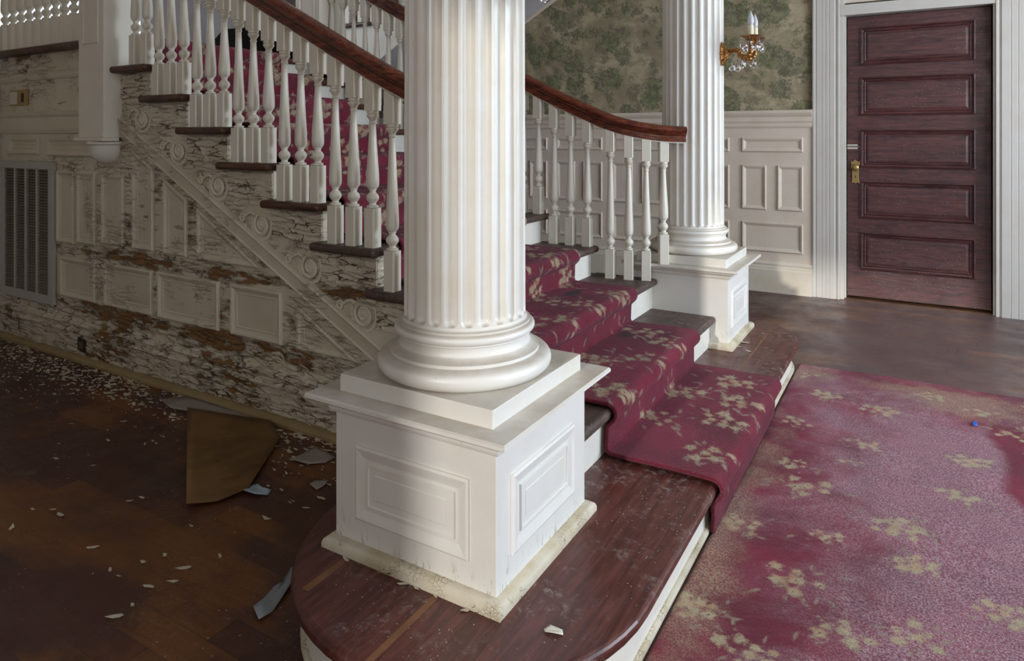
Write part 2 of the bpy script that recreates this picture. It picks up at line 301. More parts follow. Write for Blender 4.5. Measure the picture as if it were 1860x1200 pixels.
# ---------------------------------------------------------------- mesh helpers
class MB:
    def __init__(s): s.v = []; s.f = []
    def add(s, vs, fs):
        b = len(s.v); s.v += [tuple(p) for p in vs]; s.f += [tuple(b+i for i in f) for f in fs]; return s
    def box(s, x0, x1, y0, y1, z0, z1):
        v = [(x, y, z) for z in (z0, z1) for y in (y0, y1) for x in (x0, x1)]
        return s.add(v, [(0,2,3,1), (4,5,7,6), (0,1,5,4), (2,6,7,3), (0,4,6,2), (1,3,7,5)])
    def prism(s, poly, fn0, fn1):
        n = len(poly); s.add([fn0(*p) for p in poly] + [fn1(*p) for p in poly],
            [tuple(range(n))[::-1], tuple(range(n, 2*n))] + [(i, (i+1) % n, n+(i+1) % n, n+i) for i in range(n)]); return s
    def lathe(s, prof, c=(0,0,0), seg=24, ax='z', rf=None, cap=True):
        vs = []; n = len(prof)
        for r, h in prof:
            for k in range(seg):
                a = 2*PI*k/seg; rr = r*(rf(a, h) if rf else 1)
                p = (rr*math.cos(a), rr*math.sin(a), h)
                if ax == 'x': p = (h, p[0], p[1])
                if ax == 'y': p = (p[0], h, p[1])
                vs.append((p[0]+c[0], p[1]+c[1], p[2]+c[2]))
        fs = [(i*seg+k, i*seg+(k+1) % seg, (i+1)*seg+(k+1) % seg, (i+1)*seg+k) for i in range(n-1) for k in range(seg)]
        if cap: fs += [tuple(range(seg))[::-1], tuple((n-1)*seg+k for k in range(seg))]
        return s.add(vs, fs)
    def tube(s, pts, r, seg=8, flat=1.0, nrm=None):
        """r float or list; nrm fixed normal for flattened relief tubes"""
        pts = [Vector(p) for p in pts]; n = len(pts); vs = []
        for i, p in enumerate(pts):
            t = (pts[min(i+1, n-1)] - pts[max(i-1, 0)]).normalized()
            up = Vector(nrm) if nrm else (Vector((0,0,1)) if abs(t.z) < .9 else Vector((1,0,0)))
            a = t.cross(up).normalized(); b = a.cross(t).normalized(); rr = r[i] if isinstance(r, (list, tuple)) else r
            for k in range(seg):
                an = 2*PI*k/seg; vs.append(p + a*math.cos(an)*rr + b*math.sin(an)*rr*flat)
        fs = [(i*seg+k, (i+1)*seg+k, (i+1)*seg+(k+1) % seg, i*seg+(k+1) % seg) for i in range(n-1) for k in range(seg)]
        fs += [tuple(range(seg)), tuple((n-1)*seg+k for k in range(seg))[::-1]]
        return s.add(vs, fs)
    def sweep(s, prof, pts):
        """profile (side, up) closed, swept along pts; up stays in the vertical plane of the path"""
        pts = [Vector(p) for p in pts]; n = len(pts); m = len(prof); vs = []
        for i, p in enumerate(pts):
            t = (pts[min(i+1, n-1)] - pts[max(i-1, 0)]).normalized()
            side = t.cross(Vector((0,0,1))).normalized(); up = side.cross(t).normalized()
            vs += [p + side*a + up*b for a, b in prof]
        fs = [(i*m+k, i*m+(k+1) % m, (i+1)*m+(k+1) % m, (i+1)*m+k) for i in range(n-1) for k in range(m)]
        fs += [tuple(range(m))[::-1], tuple((n-1)*m+k for k in range(m))]
        return s.add(vs, fs)
    def panel(s, poly, prof, fn):
        """nested loops of a convex ccw polygon: prof = [(inset, height)...], fn(u, v, h) -> 3D"""
        n = len(poly); loops = []
        for ins, h in prof:
            q = []
            for i in range(n):
                a, b, c = Vector(poly[i-1]), Vector(poly[i]), Vector(poly[(i+1) % n])
                d1 = (b-a).normalized(); d2 = (c-b).normalized(); n1 = Vector((-d1.y, d1.x)); n2 = Vector((-d2.y, d2.x))
                k = 1 + n1.dot(n2); q.append(b + (n1+n2)*(ins/k))
            loops.append([fn(p.x, p.y, h) for p in q])
        vs = [p for l in loops for p in l]
        fs = [(j*n+i, j*n+(i+1) % n, (j+1)*n+(i+1) % n, (j+1)*n+i) for j in range(len(prof)-1) for i in range(n)]
        fs.append(tuple((len(prof)-1)*n+i for i in range(n)))
        return s.add(vs, fs)
    def build(s, name, mat, parent=None, loc=None, smooth=False, bevel=0, seg=2):
        me = bpy.data.meshes.new(name)
        off = Vector(loc) if loc else Vector((0,0,0))
        me.from_pydata([tuple(Vector(p)-off) for p in s.v], [], s.f)
        bm = bmesh.new(); bm.from_mesh(me); bmesh.ops.recalc_face_normals(bm, faces=bm.faces); bm.to_mesh(me); bm.free()
        me.materials.append(M[mat] if isinstance(mat, str) else mat)
        o = bpy.data.objects.new(name, me); COL.objects.link(o)
        if loc: o.location = loc
        if parent: o.parent = parent; o.matrix_parent_inverse = Matrix.Translation(parent.location).inverted() if not parent.parent else Matrix.Identity(4)
        if smooth:
            me.polygons.foreach_set('use_smooth', [True]*len(me.polygons)); me.set_sharp_from_angle(angle=math.radians(38))
        if bevel:
            b = o.modifiers.new('bevel', 'BEVEL'); b.width = bevel; b.segments = seg; b.limit_method = 'ANGLE'; b.angle_limit = math.radians(40)
            b.harden_normals = False
        return o
def thing(name, label, cat, loc=(0,0,0), group=None, kind=None):
    o = bpy.data.objects.new(name, None); COL.objects.link(o); o.location = loc; o.empty_display_size = .1
    if kind: o['kind'] = kind
    o['label'] = label; o['category'] = cat
    if group: o['group'] = group
    return o
def tag(o, label, cat, group=None, kind=None):
    o['label'] = label; o['category'] = cat
    if group: o['group'] = group
    if kind: o['kind'] = kind
    return o
def struct(o): o['kind'] = 'structure'; return o
bpy.context.view_layer.update()

# ---------------------------------------------------------------- stair numbers
RISE = .158
def NX(k):                                       # x of the nosing of step k
    return {1: -.525, 2: -.872, 3: -1.172}.get(k, -1.775 - .2985*(k-5))
def SZ(k): return RISE*k
Y0, Y1 = 2.02, 3.36                              # stringer planes
NLAND = 11; LX = NX(11)                          # landing nosing
LZ = SZ(11)
CX = -1.055; CYN, CYF = 1.527, 3.71              # column centres
WY = 5.68                                        # back wall

# ---------------------------------------------------------------- room shell
struct(MB().box(-6.1, 3.3, -3.1, 5.9, -.12, 0).build('floor', 'floor'))
struct(MB().box(-6.1, 3.4, -3.1, 5.9, 3.4, 3.5).build('ceiling', 'ceiling'))
DX0, DX1, DZ = -.483, .443, 2.125
struct(MB().box(-6.1, DX0, WY, WY+.16, 0, 3.4).box(DX1, 3.3, WY, WY+.16, 0, 3.4).box(DX0, DX1, WY, WY+.16, 2.62, 3.4)
       .box(DX0, DX1, WY+.10, WY+.16, 0, 2.62).build('wall_back', 'wallpaper'))
# right wall with two tall windows and a slim sidelight opening
def wall_openings(mb, x0, x1, spans, ya, yb, z0, z1):
    ys = ya
    for a, b, c, d in spans:
        mb.box(x0, x1, ys, a, z0, z1); mb.box(x0, x1, a, b, z0, c); mb.box(x0, x1, a, b, d, z1); ys = b
    mb.box(x0, x1, ys, yb, z0, z1); return mb
struct(wall_openings(MB(), 3.2, 3.3, [(.9, 2.4, .7, 2.8), (3.0, 4.5, .7, 2.8)], -3.1, WY, 0, 3.4).build('wall_right', 'plaster'))
for i, (a, b, c, d) in enumerate([(.9, 2.4, .7, 2.8), (3.0, 4.5, .7, 2.8)]):
    wn = MB(); e = .05
    for bx in ((a-.09, a, c-.09, d+.09), (b, b+.09, c-.09, d+.09), (a, b, c-.09, c), (a, b, d, d+.09)): wn.box(3.17, 3.2, bx[0], bx[1], bx[2], bx[3])
    wn.box(3.22, 3.25, a, b, (c+d)/2-.02, (c+d)/2+.02)
    o = struct(wn.build('window_%d' % (i+2), 'casing', bevel=.004))
struct(MB().box(-6.1, -.93, -3.2, -3.1, 0, 3.4).box(.55, 3.3, -3.2, -3.1, 0, 3.4).box(-.93, .55, -3.2, -3.1, 0, .9).box(-.93, .55, -3.2, -3.1, 2.95, 3.4).build('wall_front', 'plaster'))
struct(MB().box(-1.02, -.93, -3.1, -3.07, .81, 3.04).box(.55, .64, -3.1, -3.07, .81, 3.04).box(-.93, .55, -3.1, -3.07, .81, .9).box(-.93, .55, -3.1, -3.07, 2.95, 3.04).build('window_4', 'casing', bevel=.004))  # unseen; jambs and head placed to edge the low sun
struct(MB().box(-5.1, -4.9, -3.1, 2.0, 0, 3.4).build('wall_left', 'trim'))
wl = wall_openings(MB(), -6.15, -6.0, [(2.35, 3.55, 2.05, 3.2)], 2.0, WY, 0, 3.4)
struct(wl.build('wall_landing', 'plaster'))
lw = MB()
for bx in ((2.25, 2.35, 1.95, 3.3), (3.55, 3.65, 1.95, 3.3), (2.35, 3.55, 1.95, 2.05), (2.35, 3.55, 3.2, 3.3)): lw.box(-6.0, -5.97, *bx)
lw.box(-6.1, -6.07, 2.35, 3.55, 2.6, 2.64).box(-6.1, -6.07, 2.93, 2.97, 2.05, 3.2)
w1 = struct(lw.build('window_1', 'sash', bevel=.004))
struct(MB().box(1.05, 1.15, -3.1, -3.06, 1.2, 3.0).box(2.35, 2.45, -3.1, -3.06, 1.2, 3.0).box(1.15, 2.35, -3.1, -3.06, 1.2, 1.3).box(1.15, 2.35, -3.1, -3.06, 2.9, 3.0)
       .box(1.15, 2.35, -3.1, -3.095, 1.3, 2.9).build('window_6', 'sash', bevel=.003))  # added unseen window frame on solid wall, backing the fill lamp
# dark torn opening low in the landing wall, its broken plaster edge
tp = [(4.08, 1.74), (4.15, 2.02), (4.3, 2.16), (4.42, 2.30), (4.75, 2.36), (5.2, 2.30), (5.45, 2.7), (5.6, 2.9), (5.66, 1.74)]
MB().prism(tp, lambda y, z: (-6.0, y, z), lambda y, z: (-5.985, y, z)).build('torn_opening', 'dark', parent=bpy.data.objects['wall_landing'])
# landing slab
struct(MB().box(-6.0, LX-.05, 2.05, WY, LZ-.22, LZ-.002).build('floor_landing', 'tread'))

# ---- wainscot on the back wall
def wy(h): return WY - h
wp = MB(); wp.box(-6.0, -.69, WY-.02, WY, .0, 1.36)
PR = [(0, .0), (0, .008), (.006, .014), (.014, .012), (.030, .002), (.034, -.006), (.046, -.006), (.052, -.002)]
wains = struct(wp.build('trim_1', 'trim'))
fn = lambda u, v, h: (u, WY-.02-.0-h, v)
def rect(a, b, c, d): return [(a, c), (b, c), (b, d), (a, d)]
for k in range(9):
    xr = -.756 - .555*k; xl = xr - .455
    for r in (rect(xl, xr, 1.100, 1.212), rect(xl, xl+.186, .644, .995), rect(xr-.186, xr, .644, .995), rect(xl, xr, .315, .545)):
        MB().panel(r, PR, fn).build('raised_panel', 'trim', wains)
cap = [(0, 1.290), (.006, 1.290), (.012, 1.302), (.012, 1.325), (.020, 1.340), (.020, 1.372), (.034, 1.392), (.040, 1.405), (.040, 1.420), (.034, 1.426), (0, 1.426)]
MB().prism(cap, lambda h, z: (-6.0, WY-.02-h, z), lambda h, z: (-.69, WY-.02-h, z)).build('chair_rail', 'trim', wains)
bb = [(0, 0), (.030, 0), (.030, .176), (.022, .186), (.022, .196), (.012, .206), (.016, .222), (.008, .236), (0, .240)]
struct(MB().prism(bb, lambda h, z: (-6.0, WY-.02-h, z), lambda h, z: (-.69, WY-.02-h, z)).build('baseboard_back', 'rotbase'))

# ---- door, its casings and transom
def casing_prof(w, beads):  # (x, projection)
    return beads
def vcasing(x0, x1, inner, z1=2.62, name='trim_2'):
    wd = x1-x0
    pr = [(0, 0), (0, .030), (.006, .034), (.018, .034), (.022, .028), (.028, .028), (.032, .032)]
    a, b = .040, wd-.045
    for f in (.25, .5, .75):
        c = a+(b-a)*f; pr += [(c-.004, .032), (c-.003, .0300), (c+.003, .0300), (c+.004, .032)]
    pr += [(wd-.036, .032), (wd-.030, .022), (wd-.020, .022), (wd-.014, .030), (wd-.004, .030), (wd, .024), (wd, 0)]
    if inner == 'left': pr = [(wd-x, p) for x, p in pr][::-1]
    return MB().prism(pr, lambda x, p: (x0+x, WY-p, 0), lambda x, p: (x0+x, WY-p, z1))
struct(vcasing(-.690, -.500, 'right').build('trim_2', 'casing'))
struct(vcasing(.455, .70, 'left').build('trim_3', 'casing'))
fr = MB().box(-.500, -.472, WY-.012, WY+.09, 0, 2.60).box(.443, .458, WY-.012, WY+.09, 0, 2.60).box(-.50, .458, WY-.026, WY+.09, 2.125, 2.205)
fr.box(-.472, -.460, WY+.01, WY+.03, 0, 2.125)
struct(fr.build('trim_4', 'casing', bevel=.003))
struct(MB().box(-.472, .443, WY+.03, WY+.06, 2.225, 2.60).panel(rect(-.40, .38, 2.27, 2.55), PR, lambda u, v, h: (u, WY+.03-h, v)).build('window_5', 'trim'))
DY = WY+.055
dr = struct(MB().box(-.455, .440, DY, DY+.045, .022, 2.118).build('door_1', 'door', bevel=.002))
dpan = [(.226, .507), (.611, .889), (.988, 1.272), (1.377, 1.662), (1.754, 2.034)]
DPR = [(0, 0), (.0, .010), (.008, .015), (.016, .002), (.022, .000), (.030, .007), (.038, -.001), (.041, -.001), (.044, .005), (.056, .008)]
for a, b in dpan:
    MB().panel(rect(-.368, .348, a, b), DPR, lambda u, v, h: (u, DY-h, v)).build('door_panel', 'door', dr)
pl = [(-.428, .868), (-.418, .876), (-.400, .868), (-.382, .876), (-.372, .868), (-.378, .90), (-.378, .985), (-.372, 1.012), (-.368, 1.040),
      (-.380, 1.030), (-.392, 1.040), (-.400, 1.048), (-.408, 1.040), (-.420, 1.030), (-.432, 1.040), (-.428, 1.012), (-.422, .985), (-.422, .90)]
esc = MB().prism(pl, lambda x, z: (x, DY-.010, z), lambda x, z: (x, DY-.006, z)).build('escutcheon', 'brass', dr, bevel=.001)
MB().lathe([(.003, -.003), (.0035, .0)], (-.400, DY-.010, .925), 10, 'y').box(-.4015, -.3985, DY-.0125, DY-.010, .910, .925).build('keyhole', 'dark', esc)
MB().lathe([(.010, -.016), (.010, -.03), (.016, -.036), (.026, -.042), (.0275, -.048), (.025, -.056), (.014, -.062), (.004, -.063)], (-.400, DY+.008, .988), 24, 'y').build('door_knob', 'brass', dr, smooth=True)
lt = MB().box(-.455, -.385, DY-.009, DY-.005, 1.150, 1.161).box(-.455, -.385, DY-.009, DY-.005, 1.127, 1.138).box(-.455, -.36, DY-.007, DY-.003, 1.141, 1.1435)
lt.build('slide_latch', 'ivory', dr, bevel=.001)
struct(MB().box(-.47, .45, WY-.0, WY+.10, 0, .010).build('trim_5', 'nosing'))

# ---------------------------------------------------------------- columns
def lin(a, b, n): return [a+(b-a)*i/(n-1) for i in range(n)]
def fluted(mb, cx, cy, z0, z1, r0, r1, nf=24):
    per = 12; seg = nf*per; rows = []
    dep = .0135
    def flute(t):                                  # t 0..1 inside one pitch, 1/4 fillet
        a = abs(t-.5)/.37
        return 0 if a >= 1 else math.sqrt(max(0, 1-a*a))
    zs = [z0, z0+.008] + [z0+.008+.016*(1-math.cos(PI/2*i/5)) for i in range(1, 6)] + lin(z0+.03, z1, 8)
    vs = []
    for j, z in enumerate(zs):
        r = r0+(r1-r0)*(z-z0)/(z1-z0)
        for k in range(seg):
            t = (k % per)/per; f = flute(t)
            if z <= z0+.008: d = 0
            elif z < z0+.026:
                q = (z-z0-.008)/.018; a = abs(t-.5)/.37; d = dep*math.sqrt(max(0, 1-a*a-(1-q)**2)) if a < 1 else 0
            else: d = dep*f
            an = 2*PI*k/seg; vs.append((cx+(r-d)*math.cos(an), cy+(r-d)*math.sin(an), z))
    fs = [(i*seg+k, i*seg+(k+1) % seg, (i+1)*seg+(k+1) % seg, (i+1)*seg+k) for i in range(len(zs)-1) for k in range(seg)]
    mb.add(vs, fs); return mb
def arc(cr, cz, r, a0, a1, n=8, fz=1.0):
    return [(cr+r*math.cos(math.radians(a)), cz+fz*r*math.sin(math.radians(a))) for a in lin(a0, a1, n)]
def column(cy, label):
    dy = cy-CYN
    t = thing('fluted_column', label, 'column', (CX, cy, SZ(1)), kind='thing')
    fluted(MB(), CX, cy, .738, 3.4, .164, .158).build('shaft', 'column', t, smooth=True)
    zb = .604
    pr = [(.05, zb), (.205, zb)] + arc(.2035, zb+.026, .030, -85, 80, 12, .87) + [(.2005, zb+.052), (.2005, zb+.060), (.197, zb+.0605)] \
        + arc(.200, zb+.086, .027, 215, 160, 7) + [(.1745, zb+.094), (.179, zb+.0965), (.179, zb+.101)] + arc(.174, zb+.1125, .015, -60, 85, 9, .85) \
        + [(.176, zb+.1265), (.1765, zb+.131), (.171, zb+.1315), (.167, zb+.1345), (.1645, zb+.140), (.05, zb+.140)]
    MB().lathe(pr, (CX, cy, 0), 96).build('base_moulding', 'column', t, smooth=True)
    MB().box(CX-.235, CX+.235, cy-.230, cy+.235, .560, .605).build('plinth', 'column', t, bevel=.0025)
    # pedestal
    bx0, bx1, by0, by1 = CX-.247, CX+.245, cy-.232, cy+.240
    pd = MB().box(bx0, bx1, by0, by1, SZ(1), .53).build('pedestal', 'pedestal', t, bevel=.002)
    PP = [(0, 0), (0, .005), (.006, .008), (.014, .006), (.030, .001), (.038, .001), (.040, .006), (.044, .006), (.046, .003), (.062, .003), (.064, .0045)]
    if cy < 2: MB().panel(rect(bx0+.072, bx1-.072, .248, .436), PP, lambda u, v, h: (u, by0-h, v)).build('raised_panel', 'pedestal', pd)
    MB().panel(rect(by0+.064, by1-.078, .250, .437), PP, lambda u, v, h: (bx1+h, u, v)).build('raised_panel', 'pedestal', pd)
    # cap: ring of mouldings
    cp = [(.0, .505), (.008, .508), (.012, .516), (.014, .524), (.026, .532), (.034, .536), (.036, .544), (.052, .546), (.056, .549), (.056, .557), (.052, .561), (-.05, .561)]
    n = len(cp); mb = MB()
    def ring(h): return [(bx0-h, by0-h), (bx1+h, by0-h), (bx1+h, by1+h), (bx0-h, by1+h)]
    vs = [(x, y, z) for h, z in cp for x, y in ring(h)]
    mb.add(vs, [(i*4+k, i*4+(k+1) % 4, (i+1)*4+(k+1) % 4, (i+1)*4+k) for i in range(n-1) for k in range(4)] + [tuple((n-1)*4+k for k in range(4))])
    mb.build('cornice', 'column', t)
    h0 = .026; bt = MB(); q = [(0, 0), (h0, 0), (h0, .012), (h0*.85, .021), (h0*.5, .028), (0, .031)]
    vs = [(x, y, SZ(1)+z) for h, z in q for x, y in ring(h)]
    bt.add(vs, [(i*4+k, i*4+(k+1) % 4, (i+1)*4+(k+1) % 4, (i+1)*4+k) for i in range(len(q)-1) for k in range(4)])
    bt.build('base_trim', 'crackle', t, smooth=True)
    return t
colN = column(CYN, 'large white fluted column in the foreground on its panelled square pedestal')
colF = column(CYF, 'white fluted column at the far side of the stairs, holding a gilt sconce')

# ---------------------------------------------------------------- staircase
st = thing('staircase', 'wide white staircase with dark wooden treads rising left between the columns', 'staircase', (-2.2, 2.69, 0))
def stadium(r, cx=-.99, ya=1.49, yb=3.75, n=28):
    p = [(cx+r*math.cos(a), ya+r*math.sin(a)) for a in lin(-PI, 0, n)]
    return p + [(cx+r*math.cos(a), yb+r*math.sin(a)) for a in lin(0, PI, n)]
pf = MB().prism(stadium(.465), lambda x, y: (x, y, SZ(1)-.036), lambda x, y: (x, y, SZ(1))).build('platform_step', 'platform', st, bevel=.015, seg=4)
# worn boards let into the platform
for xs, ya, yb, wd in ((-1.205, 1.06, 1.30, .022), (-1.02, 1.04, 1.27, .016), (-.60, 3.12, 3.75, .020), (-.80, 3.12, 3.95, .012)):
    pass
MB().prism(stadium(.430), lambda x, y: (x, y, 0), lambda x, y: (x, y, SZ(1)-.036)).build('riser', 'white', st)
q2 = MB().prism(stadium(.443), lambda x, y: (x, y, 0), lambda x, y: (x, y, .022)).build('shoe_moulding', 'crackle', st, bevel=.008)
for k in range(2, 11):
    ya, yb = (1.768, 3.478) if k == 2 else ((1.95, 3.478) if k == 3 else (1.955, 3.415))
    MB().box(NX(k+1)-.05, NX(k), ya, yb, SZ(k)-.034, SZ(k)).build('tread', 'nosing' if k > 5 else 'tread', st, bevel=.014, seg=4)
for k in range(2, 12):
    ya, yb = (1.768, 3.478) if k <= 3 else (Y0+.0355, 3.37)
    MB().box(NX(k)-.05, NX(k)-.032, ya, yb, SZ(k-1)-.002, SZ(k)-.034).build('riser', 'white', st)
MB().box(-4.89, LX, 1.955, 2.3, LZ-.036, LZ).box(LX-.3, LX, 2.3, 3.415, LZ-.036, LZ).build('landing_nosing', 'nosing', st, bevel=.014, seg=4)
# side wall under the flight (stringer face)
poly = [(-4.89, 0), (-1.2, 0), (-1.2, .30)]
for k in range(3, 11):
    xa = NX(k)-.032
    if k == 3: poly += [(-1.2, SZ(3)-.036)]
    else: poly += [(xa, poly[-1][1]), (xa, SZ(k)-.034)]
poly += [(LX-.032, SZ(10)-.034), (LX-.032, LZ-.036), (-4.89, LZ-.036)]
MB().prism(poly, lambda x, z: (x, Y0, z), lambda x, z: (x, Y0+.035, z)).build('side_wall', 'peel', st)
MB().prism([(-4.88, LZ-.22), (LX-.05, LZ-.22), (-1.35, .35), (-1.35, .05), (-3.5, .05), (-4.88, .05)], lambda x, z: (x, 3.33, z), lambda x, z: (x, 3.36, z)).build('far_stringer', 'white', st)
fs_ = lambda u, v, h: (u, Y0-h, v)
SP = [(0, 0), (.001, .010), (.007, .015), (.015, .013), (.022, .007), (.034, .003), (.036, .0055), (.040, .0055), (.043, .003)]
lowp = [rect(-4.16, -3.80, .325, .545), rect(-3.715, -3.285, .325, .550), rect(-3.235, -2.765, .325, .552), rect(-2.68, -2.345, .325, .553), [(-2.25, .325), (-1.90, .325), (-2.25, .510)]]
for p in lowp: MB().panel(p, SP, fs_).build('raised_panel', 'peelflat', st)
def dz(x): return 1.226 - .516*(x+3.529)          # lower edge of the raking board
upp = [rect(-4.20, -4.015, .625, 1.028), rect(-3.985, -3.800, .635, 1.030), rect(-3.740, -3.535, .650, 1.020),
       [(-3.455, .648), (-3.275, .648), (-3.275, dz(-3.275)-.035), (-3.455, dz(-3.455)-.035)],
       [(-3.190, .644), (-3.005, .644), (-3.005, dz(-3.005)-.035), (-3.19, dz(-3.19)-.035)],
       [(-2.925, .640), (-2.475, .640), (-2.925, dz(-2.925)-.03)], rect(-4.75, -4.40, 1.115, 1.215), rect(-4.30, -3.72, 1.110, 1.215)]
for p in upp: MB().panel(p, SP, fs_).build('raised_panel', 'peelflat', st)
rk = [(0, 0), (.016, .003), (.022, .010), (.016, .016), (.016, .066), (.024, .070), (.028, .078), (.024, .086), (0, .090)]
xa, xb = -3.545, -1.66
MB().prism(rk, lambda h, v: (xa, Y0-h, dz(xa)+v), lambda h, v: (xb, Y0-h, dz(xb)+v)).build('raking_moulding', 'peelflat', st)
# mouldings of the base of the side wall
b1 = [(0, .0), (.020, .0), (.020, .140), (.034, .146), (.040, .156), (.036, .166), (.024, .172), (.026, .184), (.034, .192), (.030, .202), (.012, .208), (.008, .218), (0, .220)]
MB().prism(b1, lambda h, z: (-4.89, Y0-h, z), lambda h, z: (-1.25, Y0-h, z)).build('base_moulding', 'peelmore', st)
MB().prism([(.020, 0), (.050, 0), (.049, .012), (.041, .024), (.030, .030), (.020, .032)], lambda h, z: (-4.89, Y0-h, z), lambda h, z: (-1.45, Y0-h, z)).build('shoe_moulding', 'tanwood', st)
c1 = [(0, 1.235), (.010, 1.24), (.018, 1.262), (.020, 1.33), (.030, 1.345), (.036, 1.365), (0, 1.368)]
MB().prism(c1, lambda h, z: (-4.89, Y0-h, z), lambda h, z: (-3.80, Y0-h, z)).build('panel_cornice', 'peelflat', st)
c2 = [(0, 1.548), (.008, 1.552), (.014, 1.566), (.008, 1.578), (.014, 1.592), (0, 1.598)]
MB().prism(c2, lambda h, z: (-4.89, Y0-h, z), lambda h, z: (-3.80, Y0-h, z)).build('string_course', 'peelflat', st)
# carved scroll brackets under every tread end
def spiral(cx, cz, r, turns=1.6, a0=2.2, n=40):
    return [(cx+r*(1-.72*i/n)*math.cos(a0+turns*2*PI*i/n), Y0-.006, cz+r*(1-.72*i/n)*math.sin(a0+turns*2*PI*i/n)) for i in range(n+1)]
for k in range(4, 11):
    x = NX(k)-.034; z = SZ(k)-.034
    mb = MB().box(x-.300, x, Y0-.007, Y0, z-.128, z-.010)
    mb.build('bracket_board', 'peelfine', st, bevel=.002)
    if k == 10: continue
    mb = MB()
    sp = spiral(x-.365, z-.080, .048)
    mb.tube([(x-.300, Y0-.006, z-.022), (x-.345, Y0-.006, z-.020)] + [], .006, 8, .8, (0, -1, 0))
    mb.tube(sp, [.0085*(1-.4*i/40) for i in range(41)], 8, .9, (0, -1, 0))
    mb.lathe([(.030, 0), (.030, -.004), (.012, -.009)], (x-.365, Y0, z-.080), 20, 'y')
    out = [(x-.365+.064*math.cos(a), Y0-.003, z-.080+.064*math.sin(a)) for a in lin(math.radians(150), math.radians(395), 26)]
    mb.tube(out, .0075, 8, .7, (0, -1, 0))
    stem = [(x-.405, Y0-.005, z-.040), (x-.430, Y0-.006, z-.030), (x-.455, Y0-.006, z-.036), (x-.478, Y0-.006, z-.052)]
    mb.tube(stem, [.008, .007, .007, .006], 8, .8, (0, -1, 0))
    mb.tube(spiral(x-.492, z-.058, .020, 1.2, .6, 20), .0055, 8, .9, (0, -1, 0))
    mb.tube(spiral(x-.478, z-.092, .014, 1.1, 2.6, 16), .0045, 8, .9, (0, -1, 0))
    mb.build('carved_scroll', 'scroll', st, smooth=True)

# ---------------------------------------------------------------- upper flight
uf = thing('staircase', 'upper flight climbing right along the wallpapered back wall, seen through the balusters', 'staircase', (-4.0, 5.0, LZ))
UY = 4.45
pts = [(-5.0, LZ), (-5.0, LZ+.12)]
def UX(k): return -4.40 + .30*(k-14)
top = []
for k in range(12, 19):
    top += [(UX(k)+.03, SZ(k)-.034), (UX(k+1)+.03, SZ(k)-.034)]
soff = lambda x: 1.946+.575*(x+3.885)
pp = top + [(UX(19)+.03, soff(UX(19)+.03)), (-4.23, soff(-4.23)), (-4.95, LZ-.2)]
MB().prism(pp, lambda x, z: (x, UY, z), lambda x, z: (x, UY+.03, z)).build('side_wall', 'white', uf)
MB().prism([(-4.23, soff(-4.23)), (UX(19)+.03, soff(UX(19)+.03)), (UX(19)+.03, soff(UX(19)+.03)+.03), (-4.23, soff(-4.23)+.03)],
           lambda x, z: (x, UY+.03, z), lambda x, z: (x, WY-.004, z)).build('soffit', 'plaster', uf)
MB().prism([(-4.2, soff(-4.2)-.03), (-1.9, soff(-1.9)-.03), (-1.9, soff(-1.9)+.03), (-4.2, soff(-4.2)+.03)], lambda x, z: (x, UY-.014, z), lambda x, z: (x, UY, z)).build('raking_moulding', 'white', uf, bevel=.004)
MB().prism([(-4.2, soff(-4.2)-.035), (-1.9, soff(-1.9)-.035), (-1.9, soff(-1.9)), (-4.2, soff(-4.2))], lambda x, z: (x, WY-.025, z), lambda x, z: (x, WY-.003, z)).build('wall_moulding', 'trim', uf, bevel=.004)
for k in range(12, 19):
    MB().box(UX(k)-.0, UX(k+1)+.05, UY-.05, WY-.004, SZ(k)-.034, SZ(k)).build('tread', 'nosing', uf, bevel=.012, seg=3)
    MB().box(UX(k)+.032, UX(k)+.05, UY+.03, WY-.004, SZ(k-1), SZ(k)-.034).build('riser', 'white', uf)

# ---------------------------------------------------------------- balusters
def baluster_profile(h):
    """turned part of total height h (bottom at 0)"""
    p = [(.019, 0), (.0225, .002), (.0225, .009), (.014, .012), (.013, .018), (.018, .025), (.0235, .033), (.0245, .040), (.0235, .047), (.018, .055), (.0125, .060), (.012, .066),
         (.015, .069), (.015, .073), (.0205, .079), (.0245, .088), (.0252, .105), (.0245, .135)]
    t = h-.052
    for i in range(1, 7): f = i/6; p.append((.0245-.0125*f**.9, .135+(t-.135)*f))
    p += [(.0145, t+.002), (.0145, t+.007), (.0125, t+.010), (.0135, t+.016), (.019, t+.024), (.0235, t+.030), (.0235, t+.036), (.018, t+.039), (.0225, t+.042), (.0225, h)]
    return p
BM = {}
def baluster_mesh(z0, zc, zt, slope, rot):
    key = (round(zc-z0, 3), round(zt-z0, 3), slope)
    if key in BM: return BM[key]
    mb = MB(); s = .0245; ch = .003; h1 = .153
    def blk(a, b, bt=0.0):
        o = [(-s, -s+ch), (-s+ch, -s), (s-ch, -s), (s, -s+ch), (s, s-ch), (s-ch, s), (-s+ch, s), (-s, s-ch)]
        mb.add([(x, y, a) for x, y in o] + [(x, y, b-bt*x) for x, y in o], [tuple(range(8))[::-1], tuple(range(8, 16))] + [(i, (i+1) % 8, 8+(i+1) % 8, 8+i) for i in range(8)])
    blk(0, h1); blk(zc-z0, zt-z0, slope)
    mb.lathe([(r, h1+z) for r, z in baluster_profile(zc-z0-h1)], (0, 0, 0), 20)
    o = mb.build('baluster', 'baluster', smooth=True); me = o.data; bpy.data.objects.remove(o)
    BM[key] = me; return me
def put_baluster(par, x, y, z0, zt, slope=.527, rot=0.0, up=.118):
    me = baluster_mesh(z0, zt-up, zt, slope, rot)
    o = bpy.data.objects.new('baluster', me); COL.objects.link(o); o.parent = par
    o.location = Vector((x, y, z0)) - par.location; o.rotation_euler = (0, 0, rot)
